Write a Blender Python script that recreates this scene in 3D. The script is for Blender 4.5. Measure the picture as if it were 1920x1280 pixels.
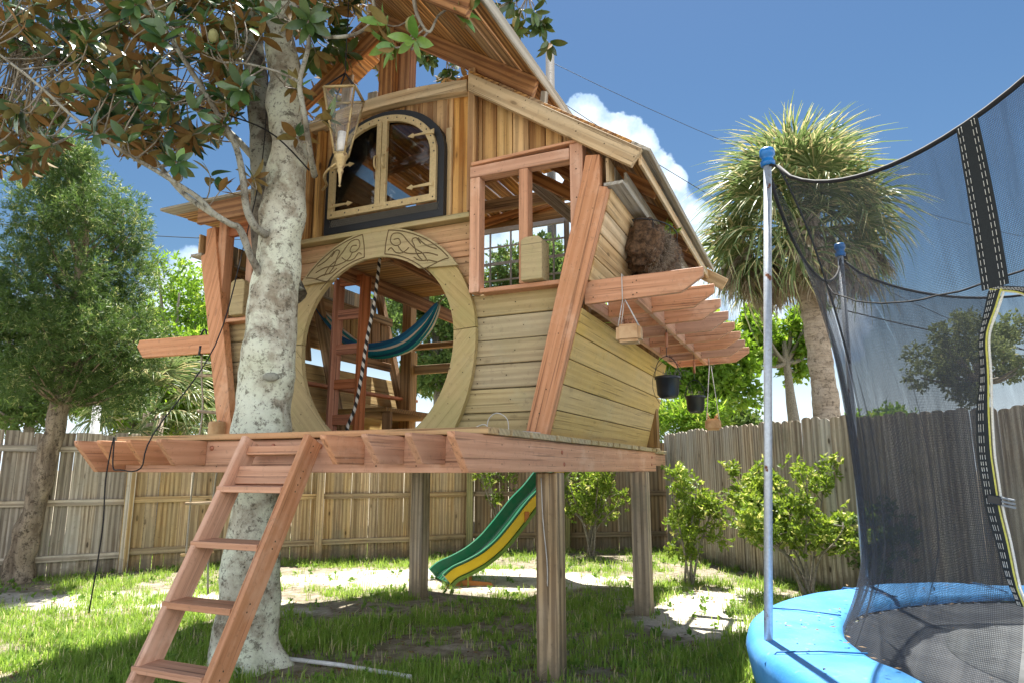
import bpy, bmesh, math, random
import numpy as np
from mathutils import Vector, Matrix, noise

for o in list(bpy.data.objects):
    bpy.data.objects.remove(o)
S = bpy.context.scene
COL = S.collection
R = math.radians
rnd = random.Random(7)
PI = math.pi

# ------------------------------------------------------------------ camera
HCAM = 1.25
PITCH = math.atan(240 / 1280)
cam_d = bpy.data.cameras.new('camera')
cam = bpy.data.objects.new('camera', cam_d)
COL.objects.link(cam)
cam_d.sensor_width = 36
cam_d.lens = 24
cam_d.clip_start = 0.05
cam_d.clip_end = 3000
cam.location = (0, 0, HCAM)
cam.rotation_euler = (R(90) + PITCH, 0, 0)
S.camera = cam

# ------------------------------------------------------------------ light
SUN_EL, SUN_AZ = R(68), R(10)          # azimuth from +Y towards +X
sv = Vector((math.sin(SUN_AZ) * math.cos(SUN_EL), math.cos(SUN_AZ) * math.cos(SUN_EL), math.sin(SUN_EL)))
sd = bpy.data.lights.new('sun', 'SUN')
sd.energy = 2.0
sd.angle = R(0.55)
sd.color = (1.0, 0.955, 0.88)
so = bpy.data.objects.new('sun', sd)
COL.objects.link(so)
so.location = (8, 14, 30)
so.rotation_euler = sv.to_track_quat('Z', 'Y').to_euler()

S.view_settings.view_transform = 'Standard'
S.view_settings.look = 'None'
S.view_settings.exposure = 2.95
S.view_settings.gamma = 1
S.view_settings.use_curve_mapping = False
S.render.engine = 'CYCLES'
S.cycles.max_bounces = 8
S.cycles.diffuse_bounces = 5
S.cycles.transparent_max_bounces = 24
S.cycles.transmission_bounces = 6
S.cycles.glossy_bounces = 3
S.cycles.use_denoising = True
S.cycles.sample_clamp_indirect = 6

W = bpy.data.worlds.new('World')
S.world = W
W.use_nodes = True


def pxdir(x, y):
    fw = Vector((0, math.cos(PITCH), math.sin(PITCH)))
    up = Vector((0, -math.sin(PITCH), math.cos(PITCH)))
    return (Vector((1, 0, 0)) * (x - 960) + fw * 1280 - up * (y - 640))


def build_world():
    nt = W.node_tree
    N, L = nt.nodes, nt.links
    N.clear()
    out = N.new('ShaderNodeOutputWorld')
    bg = N.new('ShaderNodeBackground')
    bg.inputs['Strength'].default_value = 0.05
    sky = N.new('ShaderNodeTexSky')
    sky.sky_type = 'NISHITA'
    sky.sun_disc = False
    sky.sun_elevation = SUN_EL
    sky.sun_rotation = SUN_AZ
    sky.air_density = 1.25
    sky.dust_density = 0.35
    sky.ozone_density = 2.2
    tc = N.new('ShaderNodeTexCoord')
    nrm = N.new('ShaderNodeVectorMath'); nrm.operation = 'NORMALIZE'
    L.new(tc.outputs['Generated'], nrm.inputs[0])
    D = nrm.outputs[0]

    def m(op, a, b=None, c=None, clamp=False):
        n = N.new('ShaderNodeMath'); n.operation = op; n.use_clamp = clamp
        for i, v in enumerate((a, b, c)):
            if v is None: continue
            if isinstance(v, (int, float)): n.inputs[i].default_value = v
            else: L.new(v, n.inputs[i])
        return n.outputs[0]

    def ramp(v, lo, hi, a=0.0, b=1.0):
        n = N.new('ShaderNodeMapRange'); n.interpolation_type = 'SMOOTHSTEP'
        L.new(v, n.inputs[0])
        for i, q in zip((1, 2, 3, 4), (lo, hi, a, b)): n.inputs[i].default_value = q
        return n.outputs[0]

    def nz(scale, det, rough=0.55, vec=D):
        n = N.new('ShaderNodeTexNoise'); n.inputs['Scale'].default_value = scale
        n.inputs['Detail'].default_value = det; n.inputs['Roughness'].default_value = rough
        L.new(vec, n.inputs['Vector'])
        return n.outputs['Fac']
    sep = N.new('ShaderNodeSeparateXYZ'); L.new(D, sep.inputs[0])
    z = sep.outputs[2]
    # towering cumulus made of overlapping puffs in the sky directions where they stand
    puffs = [(1095, 235, 52), (1150, 270, 60), (1195, 275, 40), (1140, 340, 90), (1215, 345, 62), (1255, 340, 34), (1235, 420, 90),
             (1300, 400, 30), (1320, 500, 100), (1050, 330, 90), (1000, 450, 130), (360, 520, 55), (330, 570, 70), (395, 500, 30),
             (1420, 560, 70), (880, 470, 110), (60, 640, 90), (1180, 520, 150), (1560, 620, 70)]
    nb = nz(26, 6, 0.6)
    acc = None
    for (x, y, r) in puffs:
        d = pxdir(x, y).normalized()
        rr = r / 1330
        dn = N.new('ShaderNodeVectorMath'); dn.operation = 'DISTANCE'
        L.new(D, dn.inputs[0]); dn.inputs[1].default_value = d
        v = m('SUBTRACT', 1.0, m('DIVIDE', dn.outputs['Value'], rr))
        acc = v if acc is None else m('MAXIMUM', acc, v)
    edge = m('ADD', acc, m('MULTIPLY', m('SUBTRACT', nb, 0.5), 0.9))
    mA = ramp(edge, -0.02, 0.10)
    # clouds all round the horizon, brightened out of view to add fill light
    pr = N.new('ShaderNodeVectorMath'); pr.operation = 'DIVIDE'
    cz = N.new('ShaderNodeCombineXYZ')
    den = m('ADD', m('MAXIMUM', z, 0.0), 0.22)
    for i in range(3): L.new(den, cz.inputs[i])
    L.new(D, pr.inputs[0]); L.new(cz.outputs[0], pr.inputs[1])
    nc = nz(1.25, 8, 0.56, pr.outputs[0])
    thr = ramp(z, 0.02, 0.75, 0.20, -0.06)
    cd_ = N.new('ShaderNodeVectorMath'); cd_.operation = 'DISTANCE'      # fill clouds kept clear of the view direction
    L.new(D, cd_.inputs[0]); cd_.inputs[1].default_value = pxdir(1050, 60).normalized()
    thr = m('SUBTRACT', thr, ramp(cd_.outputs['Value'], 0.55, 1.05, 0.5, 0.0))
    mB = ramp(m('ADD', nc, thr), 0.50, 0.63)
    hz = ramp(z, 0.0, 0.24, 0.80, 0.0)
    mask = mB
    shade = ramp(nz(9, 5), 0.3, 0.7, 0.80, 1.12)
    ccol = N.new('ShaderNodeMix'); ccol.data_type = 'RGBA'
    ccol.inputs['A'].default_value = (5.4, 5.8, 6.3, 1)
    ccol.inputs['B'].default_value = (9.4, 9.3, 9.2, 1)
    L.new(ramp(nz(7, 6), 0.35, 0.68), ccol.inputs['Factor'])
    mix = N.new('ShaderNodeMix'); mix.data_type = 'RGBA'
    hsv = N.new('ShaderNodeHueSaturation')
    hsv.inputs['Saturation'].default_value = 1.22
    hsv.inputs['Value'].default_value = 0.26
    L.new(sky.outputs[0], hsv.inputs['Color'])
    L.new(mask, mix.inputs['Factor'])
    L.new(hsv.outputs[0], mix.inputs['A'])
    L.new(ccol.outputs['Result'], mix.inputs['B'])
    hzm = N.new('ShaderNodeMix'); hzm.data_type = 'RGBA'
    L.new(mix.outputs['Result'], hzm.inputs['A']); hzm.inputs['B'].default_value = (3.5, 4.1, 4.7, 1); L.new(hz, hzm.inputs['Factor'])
    pc_ = N.new('ShaderNodeMix'); pc_.data_type = 'RGBA'
    pc_.inputs['A'].default_value = (1.5, 2.1, 2.9, 1); pc_.inputs['B'].default_value = (3.0, 3.4, 3.8, 1)
    L.new(ramp(m('ADD', m('MULTIPLY', edge, 0.5), m('MULTIPLY', nz(30, 6), 0.8)), 0.35, 0.75), pc_.inputs['Factor'])
    pm_ = N.new('ShaderNodeMix'); pm_.data_type = 'RGBA'
    L.new(mA, pm_.inputs['Factor']); L.new(hzm.outputs['Result'], pm_.inputs['A']); L.new(pc_.outputs['Result'], pm_.inputs['B'])
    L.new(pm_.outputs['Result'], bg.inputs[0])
    L.new(bg.outputs[0], out.inputs[0])


build_world()


# ------------------------------------------------------------------ material tools
class NT:
    def __init__(s, name):
        s.m = bpy.data.materials.new(name)
        s.m.use_nodes = True
        s.t = s.m.node_tree
        s.t.nodes.clear()
        s.out = s.n('ShaderNodeOutputMaterial')

    def n(s, typ, **kw):
        x = s.t.nodes.new(typ)
        for k, v in kw.items(): setattr(x, k, v)
        return x

    def l(s, a, b): s.t.links.new(a, b)

    def math(s, op, a, b=None, clamp=False):
        x = s.n('ShaderNodeMath', operation=op, use_clamp=clamp)
        for i, v in enumerate((a, b)):
            if v is None: continue
            if isinstance(v, (int, float)): x.inputs[i].default_value = v
            else: s.l(v, x.inputs[i])
        return x.outputs[0]

    def noise(s, vec, scale, det=4, rough=0.55, dist=0.0):
        x = s.n('ShaderNodeTexNoise')
        x.inputs['Scale'].default_value = scale; x.inputs['Detail'].default_value = det
        x.inputs['Roughness'].default_value = rough; x.inputs['Distortion'].default_value = dist
        if vec is not None: s.l(vec, x.inputs['Vector'])
        return x.outputs['Fac']

    def mapr(s, v, lo, hi, a=0., b=1., smooth=True):
        x = s.n('ShaderNodeMapRange')
        if smooth: x.interpolation_type = 'SMOOTHSTEP'
        s.l(v, x.inputs[0])
        for i, q in zip((1, 2, 3, 4), (lo, hi, a, b)): x.inputs[i].default_value = q
        return x.outputs[0]

    def mixc(s, f, a, b, blend='MIX'):
        x = s.n('ShaderNodeMix', data_type='RGBA', blend_type=blend)
        for k, v in (('Factor', f), ('A', a), ('B', b)):
            if isinstance(v, tuple): x.inputs[k].default_value = v + (1,) if len(v) == 3 else v
            elif isinstance(v, (int, float)): x.inputs[k].default_value = v
            else: s.l(v, x.inputs[k])
        return x.outputs['Result']

    def mapping(s, vec, sc, loc=None):
        x = s.n('ShaderNodeMapping')
        x.inputs['Scale'].default_value = sc
        s.l(vec, x.inputs['Vector'])
        if loc is not None: s.l(loc, x.inputs['Location'])
        return x.outputs[0]

    def bsdf(s, col, rough=0.7, metal=0., spec=0.4, bump=None, bstr=0.3, bdist=0.004, **kw):
        b = s.n('ShaderNodeBsdfPrincipled')
        if isinstance(col, tuple): b.inputs['Base Color'].default_value = col + (1,)
        else: s.l(col, b.inputs['Base Color'])
        if isinstance(rough, (int, float)): b.inputs['Roughness'].default_value = rough
        else: s.l(rough, b.inputs['Roughness'])
        b.inputs['Metallic'].default_value = metal
        b.inputs['Specular IOR Level'].default_value = spec
        for k, v in kw.items(): b.inputs[k].default_value = v
        if bump is not None:
            bn = s.n('ShaderNodeBump')
            bn.inputs['Strength'].default_value = bstr; bn.inputs['Distance'].default_value = bdist
            s.l(bump, bn.inputs['Height']); s.l(bn.outputs[0], b.inputs['Normal'])
        return b

    def done(s, sh):
        s.l(sh if not hasattr(sh, 'outputs') else sh.outputs[0], s.out.inputs[0])
        return s.m


def wood(name, light, dark, grain=1.0, knots=0.5, second=None, stain=None, stain_amt=0.5, rough=0.72, gscale=1.0,
         streak=None, var=0.16, bstr=0.5):
    """boards: local X runs along the grain"""
    t = NT(name)
    tc = t.n('ShaderNodeTexCoord'); oi = t.n('ShaderNodeObjectInfo')
    off = t.n('ShaderNodeCombineXYZ')
    for i, k in enumerate((37.0, 53.0, 71.0)): t.l(t.math('MULTIPLY', oi.outputs['Random'], k), off.inputs[i])
    base = t.mapping(tc.outputs['Object'], (1, 1, 1), off.outputs[0])
    g = gscale
    warp = t.noise(t.mapping(base, (1.2 * g, 5 * g, 5 * g)), 1.0, 2)
    # cathedral rings: distance pattern distorted along the board
    rv = t.mapping(base, (0.55 * g, 9 * g, 9 * g))
    ring = t.n('ShaderNodeTexWave', wave_type='RINGS', rings_direction='X')
    ring.inputs['Scale'].default_value = 1.1; ring.inputs['Distortion'].default_value = 5.0
    ring.inputs['Detail'].default_value = 3; ring.inputs['Detail Scale'].default_value = 0.7
    ring.inputs['Detail Roughness'].default_value = 0.5
    t.l(rv, ring.inputs['Vector'])
    fine = t.noise(t.mapping(base, (3.5 * g, 130 * g, 130 * g)), 1.0, 4, 0.65)
    mid = t.noise(t.mapping(base, (1.0 * g, 26 * g, 26 * g)), 1.0, 4, 0.6)
    gr = t.math('ADD', t.math('MULTIPLY', ring.outputs['Fac'], 0.34), t.math('MULTIPLY', fine, 0.50))
    gr = t.math('ADD', gr, t.math('MULTIPLY', mid, 0.5))
    gf = t.mapr(gr, 0.50, 0.84, 0.0, 1.0)
    c = t.mixc(t.math('MULTIPLY', gf, grain), light, dark)
    lines = t.mapr(t.noise(t.mapping(base, (1.3 * g, 75 * g, 75 * g)), 1.0, 3, 0.75), 0.56, 0.66)
    c = t.mixc(t.math('MULTIPLY', lines, 0.35 + 0.45 * grain), c, tuple(q * 0.62 for q in dark))
    if second:
        sw = t.mapr(t.noise(t.mapping(base, (0.9, 2.2, 2.2)), 1.0, 3), 0.38, 0.66)
        sw = t.math('MULTIPLY', sw, t.mapr(oi.outputs['Random'], 0, 1, 0.35, 1.0, False))
        c = t.mixc(sw, c, t.mixc(t.math('MULTIPLY', gf, grain), second, tuple(q * 0.6 for q in second)))
    # long dark checks / weather streaks
    ck = t.mapr(t.noise(t.mapping(base, (0.9, 60, 60)), 1.0, 2, 0.5), 0.61, 0.68)
    c = t.mixc(t.math('MULTIPLY', ck, 0.7), c, tuple(q * 0.35 for q in dark))
    if knots > 0:
        kv = t.n('ShaderNodeTexVoronoi'); kv.inputs['Scale'].default_value = 1.0
        t.l(t.mapping(base, (2.6, 7.0, 0.02)), kv.inputs['Vector'])
        kd = t.math('ADD', kv.outputs['Distance'], t.math('MULTIPLY', t.math('SUBTRACT', mid, 0.5), 0.10))
        kn = t.math('MULTIPLY', t.mapr(kd, 0.055, 0.115, 1, 0), knots)
        halo = t.math('MULTIPLY', t.mapr(kd, 0.10, 0.26, 1, 0), 0.45 * knots)
        c = t.mixc(halo, c, dark)
        c = t.mixc(kn, c, tuple(q * 0.28 for q in dark))
    if streak:
        sw = t.mapr(t.noise(t.mapping(base, (2.2, 3.0, 3.0)), 1.0, 5, 0.7), 0.52, 0.72)
        c = t.mixc(t.math('MULTIPLY', sw, 0.6), c, streak)
    geo = t.n('ShaderNodeNewGeometry')
    if stain:
        sn = t.mapr(t.noise(geo.outputs['Position'], 2.3, 6, 0.65), 0.42, 0.68)
        c = t.mixc(t.math('MULTIPLY', sn, stain_amt), c, stain)
    if 'picket' in name or 'post_wood' in name:      # soil splash and algae near the ground
        sz = t.n('ShaderNodeSeparateXYZ'); t.l(geo.outputs['Position'], sz.inputs[0])
        sp = t.mapr(t.math('ADD', sz.outputs[2], t.math('MULTIPLY', t.noise(geo.outputs['Position'], 6, 5, 0.7), 0.7)), 0.35, 0.62, 0.75, 0.0)
        c = t.mixc(sp, c, (0.15, 0.125, 0.085))
        al_ = t.mapr(t.noise(geo.outputs['Position'], 1.3, 6, 0.7), 0.56, 0.68, 0, 0.45)
        c = t.mixc(al_, c, (0.20, 0.19, 0.13))
    hs = t.n('ShaderNodeHueSaturation')
    t.l(c, hs.inputs['Color'])
    t.l(t.mapr(oi.outputs['Random'], 0, 1, 1 - var, 1 + var, False), hs.inputs['Value'])
    rr = t.math('FRACT', t.math('MULTIPLY', oi.outputs['Random'], 17.3))
    t.l(t.mapr(rr, 0, 1, 0.88, 1.1, False), hs.inputs['Saturation'])
    # fine dirt
    dn = t.mapr(t.noise(geo.outputs['Position'], 26, 6, 0.8), 0.54, 0.72)
    c2 = t.mixc(t.math('MULTIPLY', dn, 0.38), hs.outputs[0], (0.05, 0.04, 0.03))
    b = t.bsdf(c2, t.mapr(fine, 0.2, 0.8, rough - 0.08, rough + 0.1), spec=0.3,
               bump=t.math('ADD', t.math('MULTIPLY', gr, -1), t.math('MULTIPLY', ck, -0.8)), bstr=bstr, bdist=0.004)
    return t.done(b)


M = {}
M['pink'] = wood('pink_stained_wood', (0.60, 0.315, 0.185), (0.43, 0.20, 0.105), 0.5, 0.3, stain=(0.50, 0.27, 0.15), stain_amt=0.45, streak=(0.72, 0.47, 0.33), rough=0.6, var=0.13)
M['pink_dark'] = wood('red_brown_stained_wood', (0.50, 0.20, 0.10), (0.32, 0.11, 0.05), 0.6, 0.25, rough=0.6, var=0.1)
M['olive'] = wood('olive_weathered_siding', (0.47, 0.37, 0.20), (0.30, 0.22, 0.11), 0.6, 0.35, second=(0.46, 0.36, 0.21), stain=(0.33, 0.28, 0.14), stain_amt=0.45, streak=(0.42, 0.37, 0.24), var=0.10)
M['mustard'] = wood('mustard_green_siding', (0.58, 0.40, 0.14), (0.42, 0.27, 0.08), 0.4, 0.3, second=(0.56, 0.40, 0.18), stain=(0.42, 0.30, 0.12), stain_amt=0.4, streak=(0.50, 0.40, 0.20), var=0.10)
M['ring'] = wood('olive_brown_ring_wood', (0.45, 0.34, 0.16), (0.33, 0.245, 0.105), 0.35, 0.15, stain=(0.33, 0.30, 0.12), stain_amt=0.5, streak=(0.40, 0.33, 0.18), var=0.05)
M['centre'] = wood('pinkish_tan_siding', (0.58, 0.31, 0.15), (0.42, 0.21, 0.09), 0.6, 0.4, second=(0.50, 0.38, 0.18), stain=(0.40, 0.32, 0.14), stain_amt=0.35, var=0.09)
M['honey'] = wood('honey_pine_board', (0.60, 0.345, 0.13), (0.27, 0.115, 0.035), 0.95, 0.9, second=(0.66, 0.44, 0.20), stain=(0.33, 0.19, 0.08), stain_amt=0.35, var=0.18, gscale=0.6)
M['honey_light'] = wood('light_tan_board', (0.64, 0.43, 0.21), (0.42, 0.25, 0.10), 0.8, 0.7, second=(0.60, 0.50, 0.33), stain=(0.45, 0.33, 0.18), stain_amt=0.3, var=0.12, gscale=0.7)
M['rafter'] = wood('brown_rafter_wood', (0.44, 0.22, 0.085), (0.20, 0.08, 0.03), 0.9, 0.8, stain=(0.25, 0.14, 0.07), stain_amt=0.4, var=0.12)
M['roofplank'] = wood('roof_underside_board', (0.50, 0.27, 0.09), (0.22, 0.10, 0.035), 0.9, 0.6, second=(0.36, 0.24, 0.12), var=0.2)
M['grey'] = wood('grey_weathered_board', (0.46, 0.43, 0.36), (0.28, 0.25, 0.20), 0.7, 0.4, var=0.12)
M['post'] = wood('weathered_post_wood', (0.50, 0.35, 0.19), (0.20, 0.13, 0.07), 0.95, 0.9, second=(0.44, 0.38, 0.30), var=0.1, gscale=0.8, stain=(0.2, 0.16, 0.1), stain_amt=0.4)
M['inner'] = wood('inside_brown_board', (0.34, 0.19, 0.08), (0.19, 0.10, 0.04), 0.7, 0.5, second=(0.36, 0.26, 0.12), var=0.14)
M['fence'] = wood('grey_brown_picket', (0.56, 0.48, 0.37), (0.25, 0.19, 0.13), 0.95, 1.0, second=(0.50, 0.47, 0.41), var=0.24, gscale=0.9, stain=(0.34, 0.31, 0.25), stain_amt=0.5)
M['fence_tan'] = wood('tan_picket', (0.58, 0.42, 0.22), (0.32, 0.20, 0.09), 0.9, 1.0, second=(0.42, 0.33, 0.2), var=0.24, gscale=0.9, stain=(0.30, 0.23, 0.13), stain_amt=0.5)
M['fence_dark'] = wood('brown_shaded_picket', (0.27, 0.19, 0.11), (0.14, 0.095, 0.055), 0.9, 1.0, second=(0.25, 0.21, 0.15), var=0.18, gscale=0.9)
M['green_post'] = wood('mossy_post_wood', (0.30, 0.28, 0.11), (0.18, 0.17, 0.07), 0.8, 0.5, var=0.05)


def metal(name, col, rough=0.4, metallic=0.9, rust=None, rscale=14, rlo=0.56, patches=0.0):
    t = NT(name)
    g = t.n('ShaderNodeNewGeometry')
    n = t.noise(g.outputs['Position'], rscale, 6, 0.65)
    c = t.mixc(t.mapr(t.noise(g.outputs['Position'], 60, 3), 0.3, 0.7), tuple(q * 0.82 for q in col), col)
    if rust:
        f = t.mapr(n, rlo, rlo + 0.06)
        c = t.mixc(f, c, rust)
        b = t.bsdf(c, t.mapr(f, 0, 1, rough, 0.9), metallic, 0.5, bump=n, bstr=0.2)
    else:
        b = t.bsdf(c, rough, metallic, 0.5, bump=n, bstr=0.1)
    return t.done(b)


M['galv'] = metal('galvanised_pole', (0.52, 0.57, 0.62), 0.45, 0.45, rust=(0.20, 0.075, 0.035), rscale=9, rlo=0.585)
M['brass'] = metal('aged_brass', (0.50, 0.38, 0.19), 0.5, 0.45, rust=(0.30, 0.21, 0.12), rscale=20)
M['gold'] = metal('antique_gold_metal', (0.60, 0.46, 0.24), 0.5, 0.35, rust=(0.42, 0.20, 0.09), rscale=16, rlo=0.62)
M['black_metal'] = metal('black_metal', (0.018, 0.02, 0.024), 0.5, 0.3)
M['bolt'] = metal('painted_bolt', (0.42, 0.17, 0.10), 0.5, 0.2)
M['wire'] = metal('grey_wire', (0.30, 0.30, 0.30), 0.5, 0.6)


def plain(name, col, rough=0.6, spec=0.4, nscale=20, var=0.25, bstr=0.2, col2=None, coords='pos', **kw):
    t = NT(name)
    g = t.n('ShaderNodeNewGeometry')
    n = t.noise(g.outputs['Position'], nscale, 5, 0.6)
    c = t.mixc(t.mapr(n, 0.3, 0.7), col2 or tuple(q * (1 - var) for q in col), col)
    return t.done(t.bsdf(c, rough, 0., spec, bump=n, bstr=bstr, **kw))


M['black_plastic'] = plain('black_plastic', (0.022, 0.024, 0.028), 0.42, 0.5)
M['blue_plastic'] = plain('blue_plastic', (0.01, 0.17, 0.50), 0.35, 0.5)
M['black_cord'] = plain('black_cord', (0.012, 0.012, 0.014), 0.7)
M['rope'] = plain('grey_rope', (0.42, 0.38, 0.32), 0.9, nscale=120)
M['white_cord'] = plain('white_cord', (0.62, 0.60, 0.56), 0.8)
M['dark_wood'] = plain('dark_carved_line', (0.085, 0.06, 0.03), 0.8)
M['clay'] = plain('clay', (0.50, 0.22, 0.12), 0.8, nscale=30)
M['green_slide'] = plain('green_slide_plastic', (0.008, 0.165, 0.075), 0.42, 0.5, nscale=9, col2=(0.05, 0.16, 0.09), bstr=0.05)
M['olive_slide'] = plain('olive_slide_plastic', (0.12, 0.22, 0.02), 0.4, 0.5, nscale=5)
M['yellow_slide'] = plain('yellow_slide_plastic', (0.80, 0.56, 0.015), 0.4, 0.5, nscale=5, var=0.1, bstr=0.02)
M['orange'] = plain('orange_plastic', (0.55, 0.20, 0.04), 0.5, nscale=9)
M['pvc'] = plain('white_pvc', (0.72, 0.73, 0.74), 0.5)
M['white_tape'] = plain('white_zip_tape', (0.75, 0.75, 0.70), 0.7, nscale=200)
M['yellow_tape'] = plain('yellow_piping', (0.60, 0.58, 0.12), 0.7, nscale=100)
M['webbing'] = plain('black_webbing', (0.016, 0.022, 0.026), 0.75, nscale=220, var=0.4)
M['candle'] = plain('white_candle', (0.8, 0.8, 0.78), 0.5)
M['joint_dark'] = plain('dark_joint_backing', (0.05, 0.035, 0.025), 0.9)
M['block'] = plain('cut_log_wood', (0.60, 0.40, 0.22), 0.75, nscale=9, col2=(0.42, 0.23, 0.10))

# blue trampoline pad
t = NT('blue_vinyl')
g = t.n('ShaderNodeNewGeometry')
n1 = t.noise(g.outputs['Position'], 3.5, 4, 0.5); n2 = t.noise(g.outputs['Position'], 22, 5, 0.6)
c = t.mixc(t.mapr(n1, 0.35, 0.65), (0.045, 0.24, 0.56), (0.085, 0.31, 0.66))
c = t.mixc(t.math('MULTIPLY', t.mapr(n2, 0.60, 0.75), 0.35), c, (0.35, 0.42, 0.44))
M['vinyl'] = t.done(t.bsdf(c, 0.42, 0., 0.5, bump=t.math('ADD', n1, t.math('MULTIPLY', n2, 0.15)), bstr=0.6, bdist=0.02))
# trampoline mat
t = NT('woven_black_mat')
tc = t.n('ShaderNodeTexCoord')
wv = t.n('ShaderNodeTexWave', bands_direction='DIAGONAL'); wv.inputs['Scale'].default_value = 26; wv.inputs['Distortion'].default_value = 0.6
t.l(tc.outputs['Object'], wv.inputs['Vector'])
n1 = t.noise(tc.outputs['Object'], 3, 5, 0.6)
c = t.mixc(t.mapr(n1, 0.35, 0.7), (0.035, 0.04, 0.046), (0.075, 0.083, 0.09))
M['mat'] = t.done(t.bsdf(c, 0.6, 0., 0.4, bump=wv.outputs['Fac'], bstr=0.25, bdist=0.003))
M['mat_centre'] = plain('worn_grey_mat', (0.11, 0.12, 0.125), 0.6, nscale=9, var=0.35)


def netmat(name, a, col=(0.05, 0.055, 0.065)):
    t = NT(name)
    uv = t.n('ShaderNodeUVMap')
    w1 = t.n('ShaderNodeTexWave', bands_direction='X'); w1.inputs['Scale'].default_value = 95
    w2 = t.n('ShaderNodeTexWave', bands_direction='Y'); w2.inputs['Scale'].default_value = 72
    for w in (w1, w2):
        t.l(uv.outputs[0], w.inputs['Vector'])
        w.inputs['Distortion'].default_value = 1.0; w.inputs['Detail'].default_value = 1.0; w.inputs['Detail Scale'].default_value = 0.4
    th = t.math('MAXIMUM', w1.outputs['Fac'], w2.outputs['Fac'])
    n = t.noise(t.mapping(uv.outputs[0], (26, 2.2, 1)), 1.0, 5, 0.65)
    al = t.math('ADD', t.mapr(th, 0.35, 1.0, a - 0.34, a + 0.30), t.math('MULTIPLY', t.math('SUBTRACT', n, 0.5), 0.55), True)
    tr = t.n('ShaderNodeBsdfTransparent')
    b = t.bsdf(col, 0.85, 0., 0.1)
    mx = t.n('ShaderNodeMixShader')
    t.l(al, mx.inputs[0]); t.l(tr.outputs[0], mx.inputs[1]); t.l(b.outputs[0], mx.inputs[2])
    return t.done(mx)


M['net'] = netmat('black_safety_net', 0.50)
# glass
t = NT('clear_glass')
tr = t.n('ShaderNodeBsdfTransparent'); gl = t.n('ShaderNodeBsdfGlossy'); gl.inputs['Roughness'].default_value = 0.04
fr = t.n('ShaderNodeFresnel'); fr.inputs['IOR'].default_value = 1.5
tr.inputs[0].default_value = (0.93, 0.96, 0.97, 1)
mx = t.n('ShaderNodeMixShader'); t.l(fr.outputs[0], mx.inputs[0]); t.l(tr.outputs[0], mx.inputs[1]); t.l(gl.outputs[0], mx.inputs[2])
M['glass'] = t.done(mx)
t = NT('smoked_glass')
tr = t.n('ShaderNodeBsdfTransparent'); gl = t.n('ShaderNodeBsdfGlossy'); gl.inputs['Roughness'].default_value = 0.05
gl.inputs[0].default_value = (0.5, 0.5, 0.5, 1)
fr = t.n('ShaderNodeFresnel'); fr.inputs['IOR'].default_value = 1.45
tr.inputs[0].default_value = (0.68, 0.65, 0.60, 1)
mx = t.n('ShaderNodeMixShader'); t.l(fr.outputs[0], mx.inputs[0]); t.l(tr.outputs[0], mx.inputs[1]); t.l(gl.outputs[0], mx.inputs[2])
M['smoke_glass'] = t.done(mx)
# dirty frosted lantern pane with whitish film
t = NT('milky_glass')
g = t.n('ShaderNodeNewGeometry')
tr = t.n('ShaderNodeBsdfTransparent'); b = t.bsdf((0.75, 0.78, 0.8), 0.3)
mx = t.n('ShaderNodeMixShader')
t.l(t.mapr(t.noise(g.outputs['Position'], 14, 4), 0.3, 0.7, 0.03, 0.16), mx.inputs[0])
t.l(tr.outputs[0], mx.inputs[1]); t.l(b.outputs[0], mx.inputs[2])
M['milky'] = t.done(mx)


def leafmat(name, c1, c2, c3=None, trans=0.35, rough=0.5, spec=0.4, amt3=0.2, tmul=1.6):
    """colour varies leaf by leaf through the mesh attribute 'tone'"""
    t = NT(name)
    at = t.n('ShaderNodeAttribute'); at.attribute_name = 'tone'
    g = t.n('ShaderNodeNewGeometry')
    c = t.mixc(at.outputs['Fac'], c1, c2)
    c = t.mixc(t.mapr(t.noise(g.outputs['Position'], 1.7, 3), 0.35, 0.65, 0, 0.5), c, tuple(0.5 * (x + y) * 0.8 for x, y in zip(c1, c2)))
    if c3: c = t.mixc(t.mapr(at.outputs['Fac'], 1 - amt3, 1 - amt3 + 0.03), c, c3)
    b = t.bsdf(c, rough, 0., spec)
    tb = t.n('ShaderNodeBsdfTranslucent')
    hs = t.n('ShaderNodeHueSaturation'); hs.inputs['Value'].default_value = tmul; hs.inputs['Saturation'].default_value = 1.1
    hs.inputs['Hue'].default_value = 0.485
    t.l(c, hs.inputs['Color']); t.l(hs.outputs[0], tb.inputs[0])
    mx = t.n('ShaderNodeMixShader'); mx.inputs[0].default_value = trans
    t.l(b.outputs[0], mx.inputs[1]); t.l(tb.outputs[0], mx.inputs[2])
    return t.done(mx)


M['grass'] = leafmat('grass_blades', (0.14, 0.28, 0.045), (0.33, 0.45, 0.11), (0.58, 0.53, 0.31), 0.45, 0.6, 0.2, 0.20)
M['weed'] = leafmat('broad_leaf_weed', (0.08, 0.18, 0.03), (0.20, 0.34, 0.07), None, 0.35, 0.5, 0.3)
M['podo'] = leafmat('podocarpus_leaves', (0.03, 0.075, 0.02), (0.15, 0.24, 0.065), (0.42, 0.46, 0.20), 0.3, 0.5, 0.3, 0.2)
M['shrub'] = leafmat('shrub_leaves', (0.07, 0.15, 0.025), (0.30, 0.40, 0.07), (0.55, 0.56, 0.20), 0.42, 0.45, 0.3, 0.2)
M['bg1'] = leafmat('backdrop_leaves', (0.05, 0.11, 0.03), (0.17, 0.25, 0.07), (0.30, 0.33, 0.12), 0.35, 0.6, 0.2, 0.15)
M['bg2'] = leafmat('light_tree_leaves', (0.10, 0.22, 0.03), (0.24, 0.38, 0.06), (0.35, 0.45, 0.10), 0.45, 0.6, 0.2, 0.25)
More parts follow.
